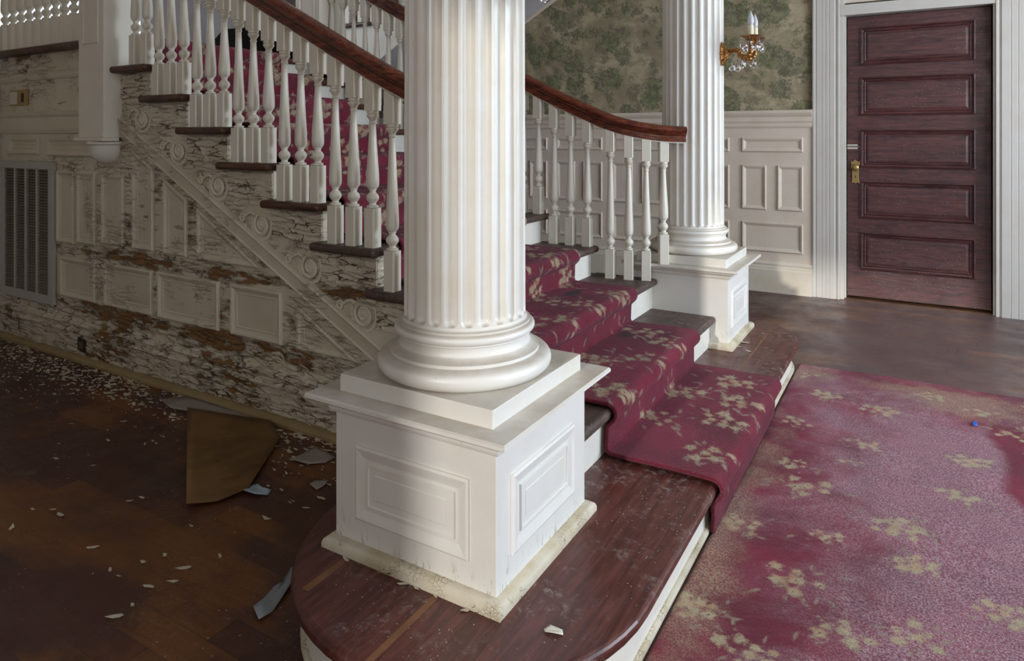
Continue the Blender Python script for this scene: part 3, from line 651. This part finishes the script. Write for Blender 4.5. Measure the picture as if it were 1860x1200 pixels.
RP = [(.026, 0), (.028, .010), (.024, .018), (.025, .030), (.036, .040), (.042, .046), (.047, .056), (.047, .064), (.041, .073), (.022, .080), (0, .082)]
RPROF = RP + [(-a, b) for a, b in RP[:-1]][::-1]
def zr(x): return 1.340 + .527*(-1.638-x) + .004     # underside of the straight rail
def bez(pts, n=60):
    """catmull-rom"""
    P_ = [Vector(p) for p in pts]; out = []
    for i in range(1, len(P_)-2):
        for j in range(n//(len(P_)-3)):
            t = j/(n//(len(P_)-3)); a, b, c, d = P_[i-1], P_[i], P_[i+1], P_[i+2]
            out.append(.5*((2*b)+(c-a)*t+(2*a-5*b+4*c-d)*t*t+(3*b-a-3*c+d)*t**3))
    out.append(P_[-2]); return out
def balustrade(far, label):
    yb = 3.36 if far else 2.008
    t = thing('balustrade', label, 'balustrade', (-2.2, yb, SZ(6)))
    s = 1 if far else -1; m = 0
    yy = lambda d: yb + s*d
    path = [(-3.47, yb, zr(-3.47)), (-2.9, yb, zr(-2.9)), (-2.3, yb, zr(-2.3)), (-1.85, yb, zr(-1.85)), (-1.612, yy(.0), 1.345), (-1.42, yy(.008), 1.262), (-1.30, yy(.028), 1.226), (-1.20, yy(.058), 1.206), (-1.12, yy(.092), 1.196), (-1.035, yy(.135), 1.192), (-.95, yy(.19), 1.192)]
    path = [(-3.6, yb, zr(-3.6))] + path
    if not far: path = path[:-2] + [(-1.12, yy(.092), 1.196)]*0 + []
    c = bez(path, 72)
    ZB = lambda x: min(((abs(p.x-x), p.z, p.y) for p in c))
    MB().sweep(RPROF, c).build('handrail', 'rail', t, smooth=True)
    MB().sweep([(.019, -.007), (.019, .001), (-.019, .001), (-.019, -.007)], c).build('rail_fillet', 'baluster', t)
    for k in range(4, 11):
        for i in range(3):
            x = NX(k)-.048-.0995*i
            if x < LX+.06 and k == 10 and i == 2: continue
            z = zr(x) if x < -1.72 else ZB(x)[1]
            put_baluster(t, x, yb if x < -1.72 else ZB(x)[2], SZ(k), z-.003, .527 if x < -1.6 else .45)
    for x, sl, ro in ((-1.395, .36, .12), (-1.300, .26, .25), (-1.215, .18, .36)):
        d, z, y = ZB(x); put_baluster(t, x, y, SZ(3), z-.003, sl, ro*s, .112)
    d, z, y = ZB(-1.135)
    if far: put_baluster(t, -1.135, yy(.092), .561, z-.003, .05, .55*s, .105)
    return t
balN = balustrade(False, 'near balustrade with turned white balusters and sloping mahogany handrail passing behind the foreground column')
balF = balustrade(True, 'far balustrade whose mahogany handrail curves level and ends at the far column')
# landing balustrade on the left
bl = thing('balustrade', 'short row of white balusters on the landing edge at the upper left', 'balustrade', (-4.4, 2.008, LZ))
for i in range(10):
    put_baluster(bl, -3.91-.0985*i, 2.008, LZ, LZ+.70, 0.0)
MB().sweep(RPROF, [(-4.9, 2.008, LZ+.70), (-3.78, 2.008, LZ+.70)]).build('handrail', 'rail', bl, smooth=True)
# upper flight balustrade
bu = thing('balustrade', 'white balusters on the upper flight, glimpsed above the far handrail', 'balustrade', (-3.6, UY, SZ(14)))
for k in range(13, 19):
    for i in range(2):
        x = UX(k)+.07+.15*i
        put_baluster(bu, x, UY+.01, SZ(k), SZ(k)+.66+.527*(x-UX(k)-.15), -.527)
MB().sweep(RPROF, [(UX(13), UY+.01, SZ(13)+.66-.079), (UX(19), UY+.01, SZ(19)+.66-.079)]).build('handrail', 'rail', bu, smooth=True)
# newel posts on the landing
def newel(x0, x1, y0, y1, z0, label, pend):
    t = thing('newel_post', label, 'newel post', ((x0+x1)/2, (y0+y1)/2, z0))
    MB().box(x0, x1, y0, y1, z0, 2.95).build('post', 'baluster', t, bevel=.003)
    for a, b in ((1.70, 2.35),) :
        MB().panel(rect(x0+.045, x1-.045, a, b), [(0, 0), (0, .004), (.006, .006), (.014, .001), (.018, .002)], lambda u, v, h: (u, y0-h, v)).build('raised_panel', 'baluster', t)
    if pend:
        cx, cy = (x0+x1)/2, (y0+y1)/2
        MB().box(x0-.016, x1+.020, y0-.018, y1-.10, z0-.018, z0).build('base_band', 'baluster', t, bevel=.004)
        cx, cy = x1-.105, y0+.085
        MB().lathe([(.098, z0-.018), (.104, z0-.024), (.104, z0-.034), (.092, z0-.040), (.090, z0-.048), (.089, z0-.068), (.082, z0-.092), (.066, z0-.116), (.042, z0-.132), (.012, z0-.138)], (cx, cy, 0), 40).build('pendant_drop', 'white', t, smooth=True)
    else:
        MB().box(x0-.012, x1+.012, y0-.012, y1+.012, z0, z0+.16).build('post_base', 'baluster', t, bevel=.003)
    return t
newel(-3.797, -3.560, 1.925, 2.095, 1.215, 'square white newel post hanging over the side wall with a rounded drop below', True)
newel(-3.67, -3.44, 3.27, 3.50, LZ-.1, 'square white newel post at the top of the far handrail', False)

# ---------------------------------------------------------------- carpets
BQ = []
def bouquet_field(U, V, centers, seed=3, size=1.0):
    rng = np.random.default_rng(seed)
    A = np.zeros(U.shape+(3,), np.float32)
    for (cu, cv, sc) in centers:
        sc *= size
        msk = (np.abs(U-cu) < .22*sc) & (np.abs(V-cv) < .22*sc)
        if not msk.any(): continue
        u = U[msk]; v = V[msk]; r_ = np.zeros(u.shape); g_ = np.zeros(u.shape); b_ = np.zeros(u.shape)
        nb = rng.integers(5, 10); a0 = rng.uniform(0, 6.28)
        for i in range(nb):
            a = a0+i*2.4; rr = (.008+.055*np.sqrt(i/nb))*sc; bx, by = cu+rr*np.cos(a)*1.15, cv+rr*np.sin(a)*.85
            rad = rng.uniform(.014, .026)*sc; d = np.hypot(u-bx, v-by)/rad
            pet = 1+.22*np.cos(5*np.arctan2(v-by, u-bx)+i)
            r_ = np.maximum(r_, 1.15-d/pet*.75); g_ = np.maximum(g_, 1.0-d*2.4)
        for i in range(rng.integers(9, 15)):
            a = rng.uniform(0, 6.28); rr = rng.uniform(.05, .125)*sc; lx, ly = cu+rr*np.cos(a)*1.2, cv+rr*np.sin(a)*.85; an = a+rng.uniform(-.7, .7)
            du = (u-lx)*np.cos(an)+(v-ly)*np.sin(an); dv = -(u-lx)*np.sin(an)+(v-ly)*np.cos(an)
            b_ = np.maximum(b_, 1.05-np.hypot(du/(.024*sc), dv/(.007*sc))*.7)
        A[msk, 0] = np.maximum(A[msk, 0], np.clip(r_, 0, 1)); A[msk, 1] = np.maximum(A[msk, 1], np.clip(g_, 0, 1)); A[msk, 2] = np.maximum(A[msk, 2], np.clip(b_, 0, 1))
    return A
def grid_mesh(name, X, Y, Z, mot, wear, mat, thick=None):
    nu, nv = X.shape
    me = bpy.data.meshes.new(name); co = np.stack([X, Y, Z], -1).reshape(-1, 3)
    i = np.arange(nu-1)[:, None]*nv+np.arange(nv-1)[None, :]
    f = np.stack([i, i+nv, i+nv+1, i+1], -1).reshape(-1, 4)
    me.from_pydata(co.tolist(), [], f.tolist())
    for nm, arr in (('motif', mot), ('wear', wear)):
        at = me.color_attributes.new(nm, 'FLOAT_COLOR', 'POINT')
        buf = np.ones((nu*nv, 4), np.float32); buf[:, :3] = arr.reshape(-1, 3); at.data.foreach_set('color', buf.ravel())
    me.materials.append(M[mat]); me.polygons.foreach_set('use_smooth', [True]*len(me.polygons))
    o = bpy.data.objects.new(name, me); COL.objects.link(o)
    if thick:
        s = o.modifiers.new('pile', 'SOLIDIFY'); s.thickness = thick; s.offset = -1
    return o
def blob(U, V, cu, cv, ru, rv, ang=0):
    c, s = math.cos(ang), math.sin(ang); a = (U-cu)*c+(V-cv)*s; b = -(U-cu)*s+(V-cv)*c
    return np.clip(1.0-np.hypot(a/ru, b/rv)*.6, 0, 1)
# floor carpet
us = np.arange(-.545, 2.9, .010); vs_ = np.arange(-.6, 3.935, .010)
U, V = np.meshgrid(us, vs_, indexing='ij')
ctr = [(-.34, 1.66, 1.0), (-.16, 1.84, .95), (-.29, 2.00, 1.2), (-.33, 2.55, 1.25), (-.05, 2.42, 1.15), (-.23, 2.26, .7), (-.48, 2.2, 1.0), (-.40, 2.70, .75), (.005, 2.24, .9),
       (.17, 3.05, 1.0), (.25, 3.62, 1.0), (.35, 3.40, 1.1), (-.14, 3.42, 1.1), (-.37, 3.50, 1.0), (-.48, 3.74, .9), (0, 1.92, 1.0), (.2, 2.12, 1.0), (-.50, 1.75, .9), (.12, 2.74, .9), (-.18, 3.02, .9), (-.44, 3.1, .9), (.05, 3.72, .9), (-.2, 2.82, .6), (-.42, 1.35, 1), (-.1, 1.5, 1), (.15, 1.65, 1)]
for i in range(12):
    for j in range(16):
        u_, v_ = .45+.25*i+RNG.uniform(-.03, .03), -.4+.28*j+(.14 if i % 2 else 0)+RNG.uniform(-.03, .03); ctr.append((u_, v_, RNG.uniform(.8, 1.1)))
mot = bouquet_field(U, V, ctr, 5)
wear = np.zeros(U.shape+(3,), np.float32)
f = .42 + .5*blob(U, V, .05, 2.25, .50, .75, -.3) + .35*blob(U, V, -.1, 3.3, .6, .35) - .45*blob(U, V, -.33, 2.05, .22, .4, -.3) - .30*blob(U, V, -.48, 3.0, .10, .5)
f += .5*blob(U, V, .22, 2.2, .30, .75) + .25*blob(U, V, .1, 3.1, .3, .3)  # first blob: window light painted into the pile as a pale wash
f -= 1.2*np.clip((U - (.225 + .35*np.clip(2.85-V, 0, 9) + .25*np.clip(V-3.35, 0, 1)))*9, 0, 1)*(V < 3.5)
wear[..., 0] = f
wear[..., 1] = .75*blob(U, V, -.52, 2.1, .16, 1.5) + .55*blob(U, V, .0, 3.78, 1.0, .18) + .5*blob(U, V, .22, 3.55, .25, .25) + .35*blob(U, V, .12, 2.72, .2, .35, .9)
Z = .012 + .0022*np.sin(U*9+V*3) * np.sin(V*6)
Z[0, :] = .002; Z[:, -1] = .002
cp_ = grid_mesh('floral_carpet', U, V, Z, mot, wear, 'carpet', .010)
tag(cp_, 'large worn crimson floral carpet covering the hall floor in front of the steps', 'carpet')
# stair runner
path = []   # (x, z)
R = .020; TH = .012
def addarc(cx, cz, r, a0, a1, n):
    for a in lin(a0, a1, n): path.append((cx+r*math.cos(math.radians(a)), cz+r*math.sin(math.radians(a))))
path.append((NX(1)-.030+TH, .014))
path.append((NX(1)-.030+TH+.004, .06))
for k in range(1, 11):
    x = NX(k); z = SZ(k); fx = x-.030+TH
    if k > 1: path.append((fx, SZ(k-1)+TH+.02))
    path.append((fx+.002, z-.052))
    addarc(x-.013, z-.012, .013+TH+.001, -40, 90, 9)
    bx_ = NX(k+1)-.030+TH
    path.append((bx_+.03, z+TH)); path.append((bx_+.008, z+TH+.003))
path.append((NX(11)-.018, LZ-.05)); addarc(NX(11)-.013, LZ-.012, .026, -40, 90, 9); path.append((-4.4, LZ+TH))
# resample
P = np.array(path); sg = np.hypot(*np.diff(P, axis=0).T); S = np.concatenate([[0], np.cumsum(sg)])
ss = np.arange(0, S[-1], .009); px = np.interp(ss, S, P[:, 0]); pz = np.interp(ss, S, P[:, 1])
yv = np.arange(2.10, 3.118, .010)
SS, YV = np.meshgrid(ss, yv, indexing='ij'); XX = np.repeat(px[:, None], len(yv), 1); ZZ = np.repeat(pz[:, None], len(yv), 1)
YW = YV + (.006*np.sin(SS*5)+.003*np.sin(SS*17))*((YV-2.6)/.5)
ZZ = ZZ + .0015*np.sin(YV*23+SS*9)
def s_of(x, z):
    d = np.hypot(px-x, pz-z); return ss[int(np.argmin(d))]
rc = []
for (x, y, k) in ((-.673, 2.957, 1), (-.843, 2.45, 1), (-.585, 2.259, 1), (-.617, 2.54, 1), (-.60, 2.74, 1), (-.82, 2.75, 1)):
    rc.append((s_of(x, SZ(k)+TH), y, .95))
for (x, y, k) in ((-1.06, 2.95, 2), (-.93, 2.60, 2), (-.91, 2.22, 2), (-.90, 2.85, 2), (-1.10, 2.5, 2)):
    rc.append((s_of(x, SZ(k)+TH), y, .95))
for (x, y, k) in ((-1.21, 2.95, 3), (-1.20, 2.42, 3), (-1.38, 2.65, 3), (-1.30, 2.25, 3), (-1.22, 2.7, 3)):
    rc.append((s_of(x, SZ(k)+TH), y, .9))
s3 = s_of(-1.3, SZ(3)+TH); i = 0; sv = s3+.22
while sv < ss[-1]:
    for j in range(4):
        rc.append((sv+RNG.uniform(-.03, .03), 2.2+.27*j+(.13 if i % 2 else 0)+RNG.uniform(-.03, .03), RNG.uniform(.75, 1.0)))
    sv += .19; i += 1
mr = bouquet_field(SS, YV, rc, 9, 1.3)
wr = np.zeros(SS.shape+(3,), np.float32)
s_a = s_of(-1.371, SZ(3)+TH); s_b = s_of(-1.122, SZ(2)+TH)
wr[..., 2] = np.maximum(1.1*blob(SS, YV, s_a, 2.86, .035, .085), .78*blob(SS, YV, s_b, 2.88, .045, .10))
rn = grid_mesh('stair_runner', XX, YW, ZZ, mr, wr, 'runner', .011)
tag(rn, 'crimson floral stair runner down the middle of the treads, with dark burnt stains', 'stair runner')

# ---------------------------------------------------------------- wall sconces
def drop(L=.040, r=.014):
    return [(.0015, 0), (.003, -.003), (r*.55, -L*.38), (r, -L*.68), (r*.85, -L*.86), (r*.4, -L*.97), (.001, -L)]
def sconce(cy, label):
    x0 = CX+.158; z = 1.660
    t = thing('wall_sconce', label, 'wall sconce', (x0, cy, z), 'crystal sconces on the columns')
    rf = lambda a, h: (1+.32*math.sin(a)**2)*(1+.07*math.cos(10*a))
    MB().lathe([(.046, .0), (.048, .006), (.040, .012), (.038, .018), (.026, .022), (.020, .032), (.012, .036)], (x0, cy, z), 60, 'x', rf).build('backplate', 'gilt', t, smooth=True)
    arm = MB()
    for s in (-1, 1):
        pts = [(x0+.03, cy, z), (x0+.055, cy+s*.008, z+.018), (x0+.085, cy+s*.02, z+.012), (x0+.10, cy+s*.033, z-.016), (x0+.125, cy+s*.046, z-.028), (x0+.150, cy+s*.052, z-.015), (x0+.158, cy+s*.053, z+.012)]
        c = bez([pts[0]]+pts+[pts[-1]], 42)
        arm.tube(c, [.0115+.0025*math.sin(i*1.3) for i in range(len(c))], 10)
        arm.lathe([(.010, z-.01), (.013, z+.0), (.010, z+.012), (.016, z+.03), (.020, z+.050), (.012, z+.062), (.018, z+.068)], (x0+.158, cy+s*.053, 0), 20)
    arm.build('arm', 'gilt', t, smooth=True)
    for s in (-1, 1):
        c = (x0+.158, cy+s*.053, 0)
        wv = lambda a, h: 1+.05*math.cos(12*a)
        pn = MB().lathe([(.010, z+.066), (.028, z+.068), (.045, z+.074), (.050, z+.079), (.047, z+.081), (.030, z+.075), (.010, z+.074)], c, 48, 'z', wv).build('drip_pan', 'gilt', t, smooth=True)
        MB().lathe([(.0150, z+.074), (.0155, z+.10), (.0145, z+.134), (.013, z+.135)], c, 20).build('candle_sleeve', 'candle', t, smooth=True)
        b = MB().lathe([(.010, z+.134), (.0125, z+.138), (.0155, z+.150), (.0160, z+.160), (.0135, z+.176), (.008, z+.192), (.003, z+.204), (.0008, z+.210)], c, 20).build('flame_bulb', 'bulb', t, smooth=True)
        for i in range(5):
            a = 2*PI*i/5+.5*s+.3; p = (c[0]+.046*math.cos(a), c[1]+.046*math.sin(a))
            g = MB().lathe([(.001, z+.074), (.0045, z+.070), (.0045, z+.064), (.001, z+.060)], (p[0], p[1], 0), 8)
            g.lathe([(r, h+z+.058) for r, h in drop(.054, .020)], (p[0], p[1], 0), 8, 'z', lambda an, h, a=a: 1/(math.sqrt((math.cos(an-a)*2.0)**2+math.sin(an-a)**2)))
            g.build('crystal_drop', 'crystal', t)
    for (dx, dy, dz_, L) in ((.06, -.028, -.045, .042), (.078, .02, -.045, .042), (.115, -.045, -.030, .045), (.15, .05, -.022, .044)):
        p = (x0+dx, cy+dy)
        g = MB().lathe([(.001, z+dz_+.018), (.005, z+dz_+.012), (.005, z+dz_+.004), (.001, z+dz_)], (p[0], p[1], 0), 8)
        g.lathe([(r, h+z+dz_-.002) for r, h in drop(L*1.18, .022)], (p[0], p[1], 0), 8, 'z', lambda an, h: 1/(math.sqrt((math.cos(an-1.2)*2.0)**2+math.sin(an-1.2)**2)))
        g.build('crystal_drop', 'crystal', t)
    return t
sconce(CYF, 'gilt two-candle wall sconce with crystal drops on the far column')
sconce(CYN, 'crystal drops of the sconce on the foreground column, cut by the top edge')

# ---------------------------------------------------------------- things on the side wall
v = thing('air_vent', 'grey metal return air grille set low in the peeling side wall', 'vent', (-4.53, Y0, .26))
fm = MB(); x0, x1, z0, z1 = -4.835, -4.215, .262, 1.075; yf = Y0-.022
for bx in ((x0, x1, z0, z0+.05), (x0, x1, z1-.045, z1), (x0, x0+.045, z0+.0501, z1-.0451), (x1-.055, x1, z0+.0501, z1-.0451)): fm.box(bx[0], bx[1], yf, Y0-.002, bx[2], bx[3])
fm.build('frame', 'grille', v, bevel=.002)
MB().box(x0+.02, x1-.02, Y0-.006, Y0-.002, z0+.02, z1-.02).build('dark_backing', 'dark', v)
for i in range(1, 4):
    xm = x0+.045+(x1-x0-.10)*i/4; MB().box(xm-.008, xm+.008, yf, Y0-.006, z0+.045, z1-.04).build('mullion', 'grille', v)
nl = 44
lv = MB()
for i in range(nl):
    zz = z0+.055+(z1-z0-.105)*i/(nl-1)
    lv.add([(x0+.045, yf+.003, zz-.005), (x1-.055, yf+.003, zz-.005), (x1-.055, yf+.005, zz-.006), (x0+.045, yf+.005, zz-.006), (x0+.045, Y0-.006, zz+.006), (x1-.055, Y0-.006, zz+.006), (x1-.055, Y0-.006, zz+.004), (x0+.045, Y0-.006, zz+.004)],
           [(0, 1, 5, 4), (3, 7, 6, 2), (0, 3, 2, 1), (0, 4, 7, 3), (1, 2, 6, 5)])
lv.build('louvres', 'louvre', v)
s = thing('light_switch', 'brass and ivory light switch plate on the wall at upper left', 'light switch', (-4.64, Y0, 1.455))
MB().box(-4.755, -4.535, Y0-.008, Y0, 1.405, 1.500).build('plate', 'brass', s, bevel=.002)
MB().box(-4.745, -4.655, Y0-.011, Y0-.008, 1.414, 1.490).build('rocker', 'ivory', s, bevel=.002)
MB().box(-4.605, -4.585, Y0-.012, Y0-.008, 1.425, 1.480).build('toggle_slot', 'black', s)
o = thing('wall_socket', 'dark electrical outlet in the peeling baseboard of the side wall', 'outlet', (-3.90, Y0-.02, .085))
MB().box(-3.945, -3.865, Y0-.026, Y0-.016, .050, .125).build('plate', 'black', o, bevel=.002)
MB().box(-3.925, -3.885, Y0-.030, Y0-.026, .068, .108).build('receptacle', 'card', o, bevel=.002)

# ---------------------------------------------------------------- litter on the floor
def flakemesh(mb, c, size, rz, curl, tilt=0.0, asp=.5, th=.0009, n=7, wall=False, rng=random):
    pts = []
    for i in range(n):
        a = 2*PI*i/n+rng.uniform(-.25, .25); r = size*rng.uniform(.55, 1.0); pts.append((r*math.cos(a), asp*r*math.sin(a)))
    R_ = Matrix.Rotation(rz, 3, 'Z') @ Matrix.Rotation(tilt, 3, 'X')
    lo, hi = [], []
    zm = 0
    for x, y in [(0, 0)]+pts:
        z = curl*(x*x)/max(size, 1e-4)+.2*curl*abs(y)
        p = R_ @ Vector((x, y, z)); q_ = R_ @ Vector((x, y, z+th)); lo.append(p); hi.append(q_)
    if wall:                                       # stand the flake off a wall facing -Y
        W = Matrix.Rotation(PI/2, 3, 'X'); lo = [W @ p for p in lo]; hi = [W @ p for p in hi]; sh = Vector(c)
    else:
        zm = min(p.z for p in lo); sh = Vector((c[0], c[1], c[2]-zm+.0003))
    lo = [p+sh for p in lo]; hi = [p+sh for p in hi]; m = len(lo)
    fs = []
    for i in range(1, m):
        j = 1+i % (m-1); fs += [(0, j, i), (m, m+i, m+j), (i, j, m+j, m+i)]
    mb.add(lo+hi, fs); return mb
F_ = Vector((-math.sin(math.radians(30.7)), math.cos(math.radians(30.7)))); R__ = Vector((F_.y, -F_.x))
def gp(u, v_, z=0.0):
    t = (1.22-z)*1240/(v_-248); a = (u-930)/1240; p = (F_+a*R__)*t; return (p.x, p.y, z)
mb = MB(); rr = random.Random(4)
n = 0
while n < 1500:
    x = rr.uniform(-4.85, -1.35); d = abs(rr.gauss(0, .13 if x > -3.2 else .30*(-2.2-x)/2.6)) if rr.random() < .9 else rr.uniform(0, 1.6)
    if x > -3.2 and rr.random() < .55: continue
    y = 1.965-d
    if y < .3: continue
    if -1.5 < x and y < 1.9: continue
    sz = rr.choice((.004, .005, .007, .009, .013, .018)) * (1.3 if d < .18 else .75)
    flakemesh(mb, (x, y, .0005), sz*1.25, rr.gauss(0, .45), rr.uniform(0, .35), rr.uniform(-.15, .15), rr.uniform(.15, .5), rng=rr, n=rr.choice((5, 6, 7)))
    n += 1
tag(mb.build('paint_flake_litter', 'chip'), 'litter of tiny white paint flakes along the foot of the peeling side wall', 'paint litter', kind='stuff')
# lifting flakes still hanging on the side wall
mb = MB(); n = 0
while n < 420:
    x = rr.uniform(-4.7, -1.6); zz = abs(rr.gauss(0, .13)) + .03
    if rr.random() < .18: zz = rr.uniform(.05, .62)
    if zz > .62 or zz > dz(x)-.02: continue
    yy_ = Y0-(.021 if zz < .14 else .037 if zz < .215 else .002)
    flakemesh(mb, (x, yy_-.001, zz), rr.choice((.012, .02, .03, .045)), rr.gauss(0, .12), rr.uniform(.1, .4), rr.uniform(.05, .5), rr.uniform(.12, .3), rng=rr, wall=True)
    n += 1
for k in range(4, 9):
    for j in range(22):
        x = NX(k)-.034-rr.uniform(0, .42); zz = SZ(k)-.05-rr.uniform(0, .11)
        flakemesh(mb, (x, Y0-.009, zz), rr.uniform(.006, .020), rr.gauss(0, .08), rr.uniform(.1, .3), rr.uniform(.05, .4), rr.uniform(.10, .25), rng=rr, wall=True)
tag(mb.build('lifting_paint', 'wallchip', st), 'lifting paint flakes', 'paint'); del bpy.data.objects['lifting_paint']['category']; bpy.data.objects['lifting_paint']['kind'] = 'stuff'
# larger chips, one object each
chips = [(103, 833), (246, 775), (197, 800), (238, 727), (300, 728), (258, 904), (316, 1056), (272, 1065), (348, 955), (168, 994), (241, 1098), (335, 1032), (483, 942), (557, 922), (530, 835), (520, 842), (300, 1008), (97, 925), (60, 925),
         (180, 690), (225, 765), (130, 715), (70, 675), (40, 640), (60, 655), (95, 690), (250, 712), (540, 785), (560, 790), (575, 800), (520, 860), (585, 905), (170, 845), (110, 935), (260, 1020), (210, 1120), (20, 960), (400, 1010), (415, 800), (455, 775)]
base = [flakemesh(MB(), (0, 0, 0), 1.25, 0, .3, .05, rr.uniform(.28, .55), .03, rr.choice((4, 5, 6)), rng=rr).build('paint_chip', 'chip') for _ in range(6)]
bms = [b.data for b in base]
for b in base: bpy.data.objects.remove(b)
for i, (u_, v_) in enumerate(chips):
    o = bpy.data.objects.new('paint_chip', bms[i % 6]); COL.objects.link(o); o.location = gp(u_, v_, .001)
    sc_ = rr.uniform(.010, .022); o.scale = (sc_, sc_, sc_*.8); o.rotation_euler = (0, 0, rr.uniform(-.8, .8))
    tag(o, 'loose chip of old white paint lying on the dark floorboards', 'paint chip', 'paint chips on the floorboards')
sc2 = [(736, 1060, .158), (756, 1068, .158), (790, 1082, .158), (846, 1108, .158), (628, 1015, .158), (1340, 629, .158), (1352, 622, .158), (1326, 633, .158), (1360, 638, .158), (1130, 503, .474), (1000, 460, .644), (1168, 596, .328)]
for i, (u_, v_, z_) in enumerate(sc2):
    o = bpy.data.objects.new('paint_chip', bms[(i*5+1) % 6]); COL.objects.link(o); o.location = gp(u_, v_, z_+.001)
    s_ = rr.uniform(.009, .016)*(1.9 if 5 <= i <= 6 else 1); o.scale = (s_*1.3, s_, s_); o.rotation_euler = (0, 0, rr.uniform(-.8, .8))
    tag(o, 'loose chip of old white paint fallen on the stairs and steps', 'paint chip', 'paint chips on the steps')
# hardboard piece, slightly bowed
pc = [(340, 745), (338, 925), (395, 916), (450, 893), (510, 800), (492, 772), (420, 758)]
W = [gp(*p) for p in pc]; cx_, cy_ = sum(p[0] for p in W)/7, sum(p[1] for p in W)/7
mbb = MB(); N = 6; lo = []
vsb = [(cx_, cy_, .006)]; rings = []
for j in range(1, N+1):
    for p in W:
        q_ = (cx_+(p[0]-cx_)*j/N, cy_+(p[1]-cy_)*j/N)
        rise = .018*max(0, (q_[0]+2.05)/.1)*0 + .022*(j/N)**2*(1 if p is W[1] or p is W[5] else .35)
        vsb.append((q_[0], q_[1], .006+rise*.5))
fsb = [(0, 1+i, 1+(i+1) % 7) for i in range(7)] + [(1+(j-1)*7+i, 1+j*7+i, 1+j*7+(i+1) % 7, 1+(j-1)*7+(i+1) % 7) for j in range(1, N) for i in range(7)]
mbb.add(vsb, fsb); cbo = mbb.build('hardboard_piece', 'card', loc=(cx_, cy_, .0))
sm = cbo.modifiers.new('t', 'SOLIDIFY'); sm.thickness = .004; sm.offset = 1
for p_ in cbo.data.polygons: p_.use_smooth = True
tag(cbo, 'torn brown hardboard piece on the floor below the side wall', 'board')
def sheet(name, pix, mat, label, cat, lift=.012, z=0.0, seed=1):
    W = [Vector(gp(u_, v_, z)) for u_, v_ in pix]; n_ = len(W); c = sum(W, Vector())/n_; r_ = random.Random(seed)
    vs = [(c.x, c.y, z+lift*.6)]; 
    for j in (1, 2, 3):
        for i, p in enumerate(W):
            q_ = c.lerp(p, j/3); vs.append((q_.x, q_.y, z+.002+lift*(math.sin(i*1.9+seed)*.5+.5)*(j/3)**2+(lift*.4 if j < 3 else 0)))
    fs = [(0, 1+i, 1+(i+1) % n_) for i in range(n_)] + [(1+(j-1)*n_+i, 1+j*n_+i, 1+j*n_+(i+1) % n_, 1+(j-1)*n_+(i+1) % n_) for j in (1, 2) for i in range(n_)]
    o = MB().add(vs, fs).build(name, mat, loc=(c.x, c.y, z)); s_ = o.modifiers.new('t', 'SOLIDIFY'); s_.thickness = .0015; s_.offset = 0
    for p_ in o.data.polygons: p_.use_smooth = True
    return tag(o, label, cat)
sheet('vinyl_strip', [(460, 1110), (470, 1131), (495, 1112), (512, 1092), (532, 1062), (541, 1030), (528, 1035), (515, 1062), (498, 1068), (478, 1090)], 'steel', 'curled grey vinyl strip on the floor beside the platform step', 'vinyl strip')
sheet('vinyl_scrap', [(442, 898), (455, 884), (468, 881), (475, 892), (493, 893), (486, 900), (463, 904)], 'bluegrey', 'small pale blue scrap beside the brown hardboard piece', 'scrap', .014, seed=2)
sheet('paper_scrap', [(528, 836), (550, 824), (572, 812), (600, 826), (609, 832), (590, 842), (560, 845)], 'greyslab', 'flat grey flake of backing on the floor left of the pedestal', 'scrap', .004, seed=3)
sheet('paper_scrap', [(562, 880), (572, 874), (598, 875), (588, 884), (575, 890)], 'greyslab', 'small grey-brown scrap left of the pedestal nearest the platform', 'scrap', .004, seed=4)
sheet('paper_scrap', [(292, 726), (340, 722), (390, 738), (470, 762), (440, 765), (405, 770), (345, 748), (310, 742)], 'greyslab', 'long grey strip of old lining along the side wall base', 'scrap', .008, seed=5)
sheet('wallpaper_scrap', [(988, 1146), (1000, 1141), (1022, 1147), (1023, 1155), (1005, 1155), (990, 1151)], 'ivory', 'tiny curled wallpaper scrap on the near platform step', 'scrap', .006, .158, seed=6)
sheet('plastic_bit', [(1766, 768), (1774, 768), (1776, 774), (1768, 775)], 'blue', 'tiny blue plastic bit lying on the hall carpet', 'plastic bit', .006, .012, seed=7)
# worn bare-wood streaks let into the platform boards: shallow inlaid strips
for (a, b_, wd) in (((-1.235, 1.128), (-1.235, 1.262), .020), ((-.955, 1.03), (-.955, 1.262), .016), ((-.695, 3.14), (-.695, 4.05), .010)):
    MB().box(a[0]-wd/2, a[0]+wd/2, a[1], b_[1], SZ(1)-.004, SZ(1)+.0004).build('worn_joint', M['bare'], st)
bpy.context.view_layer.update()
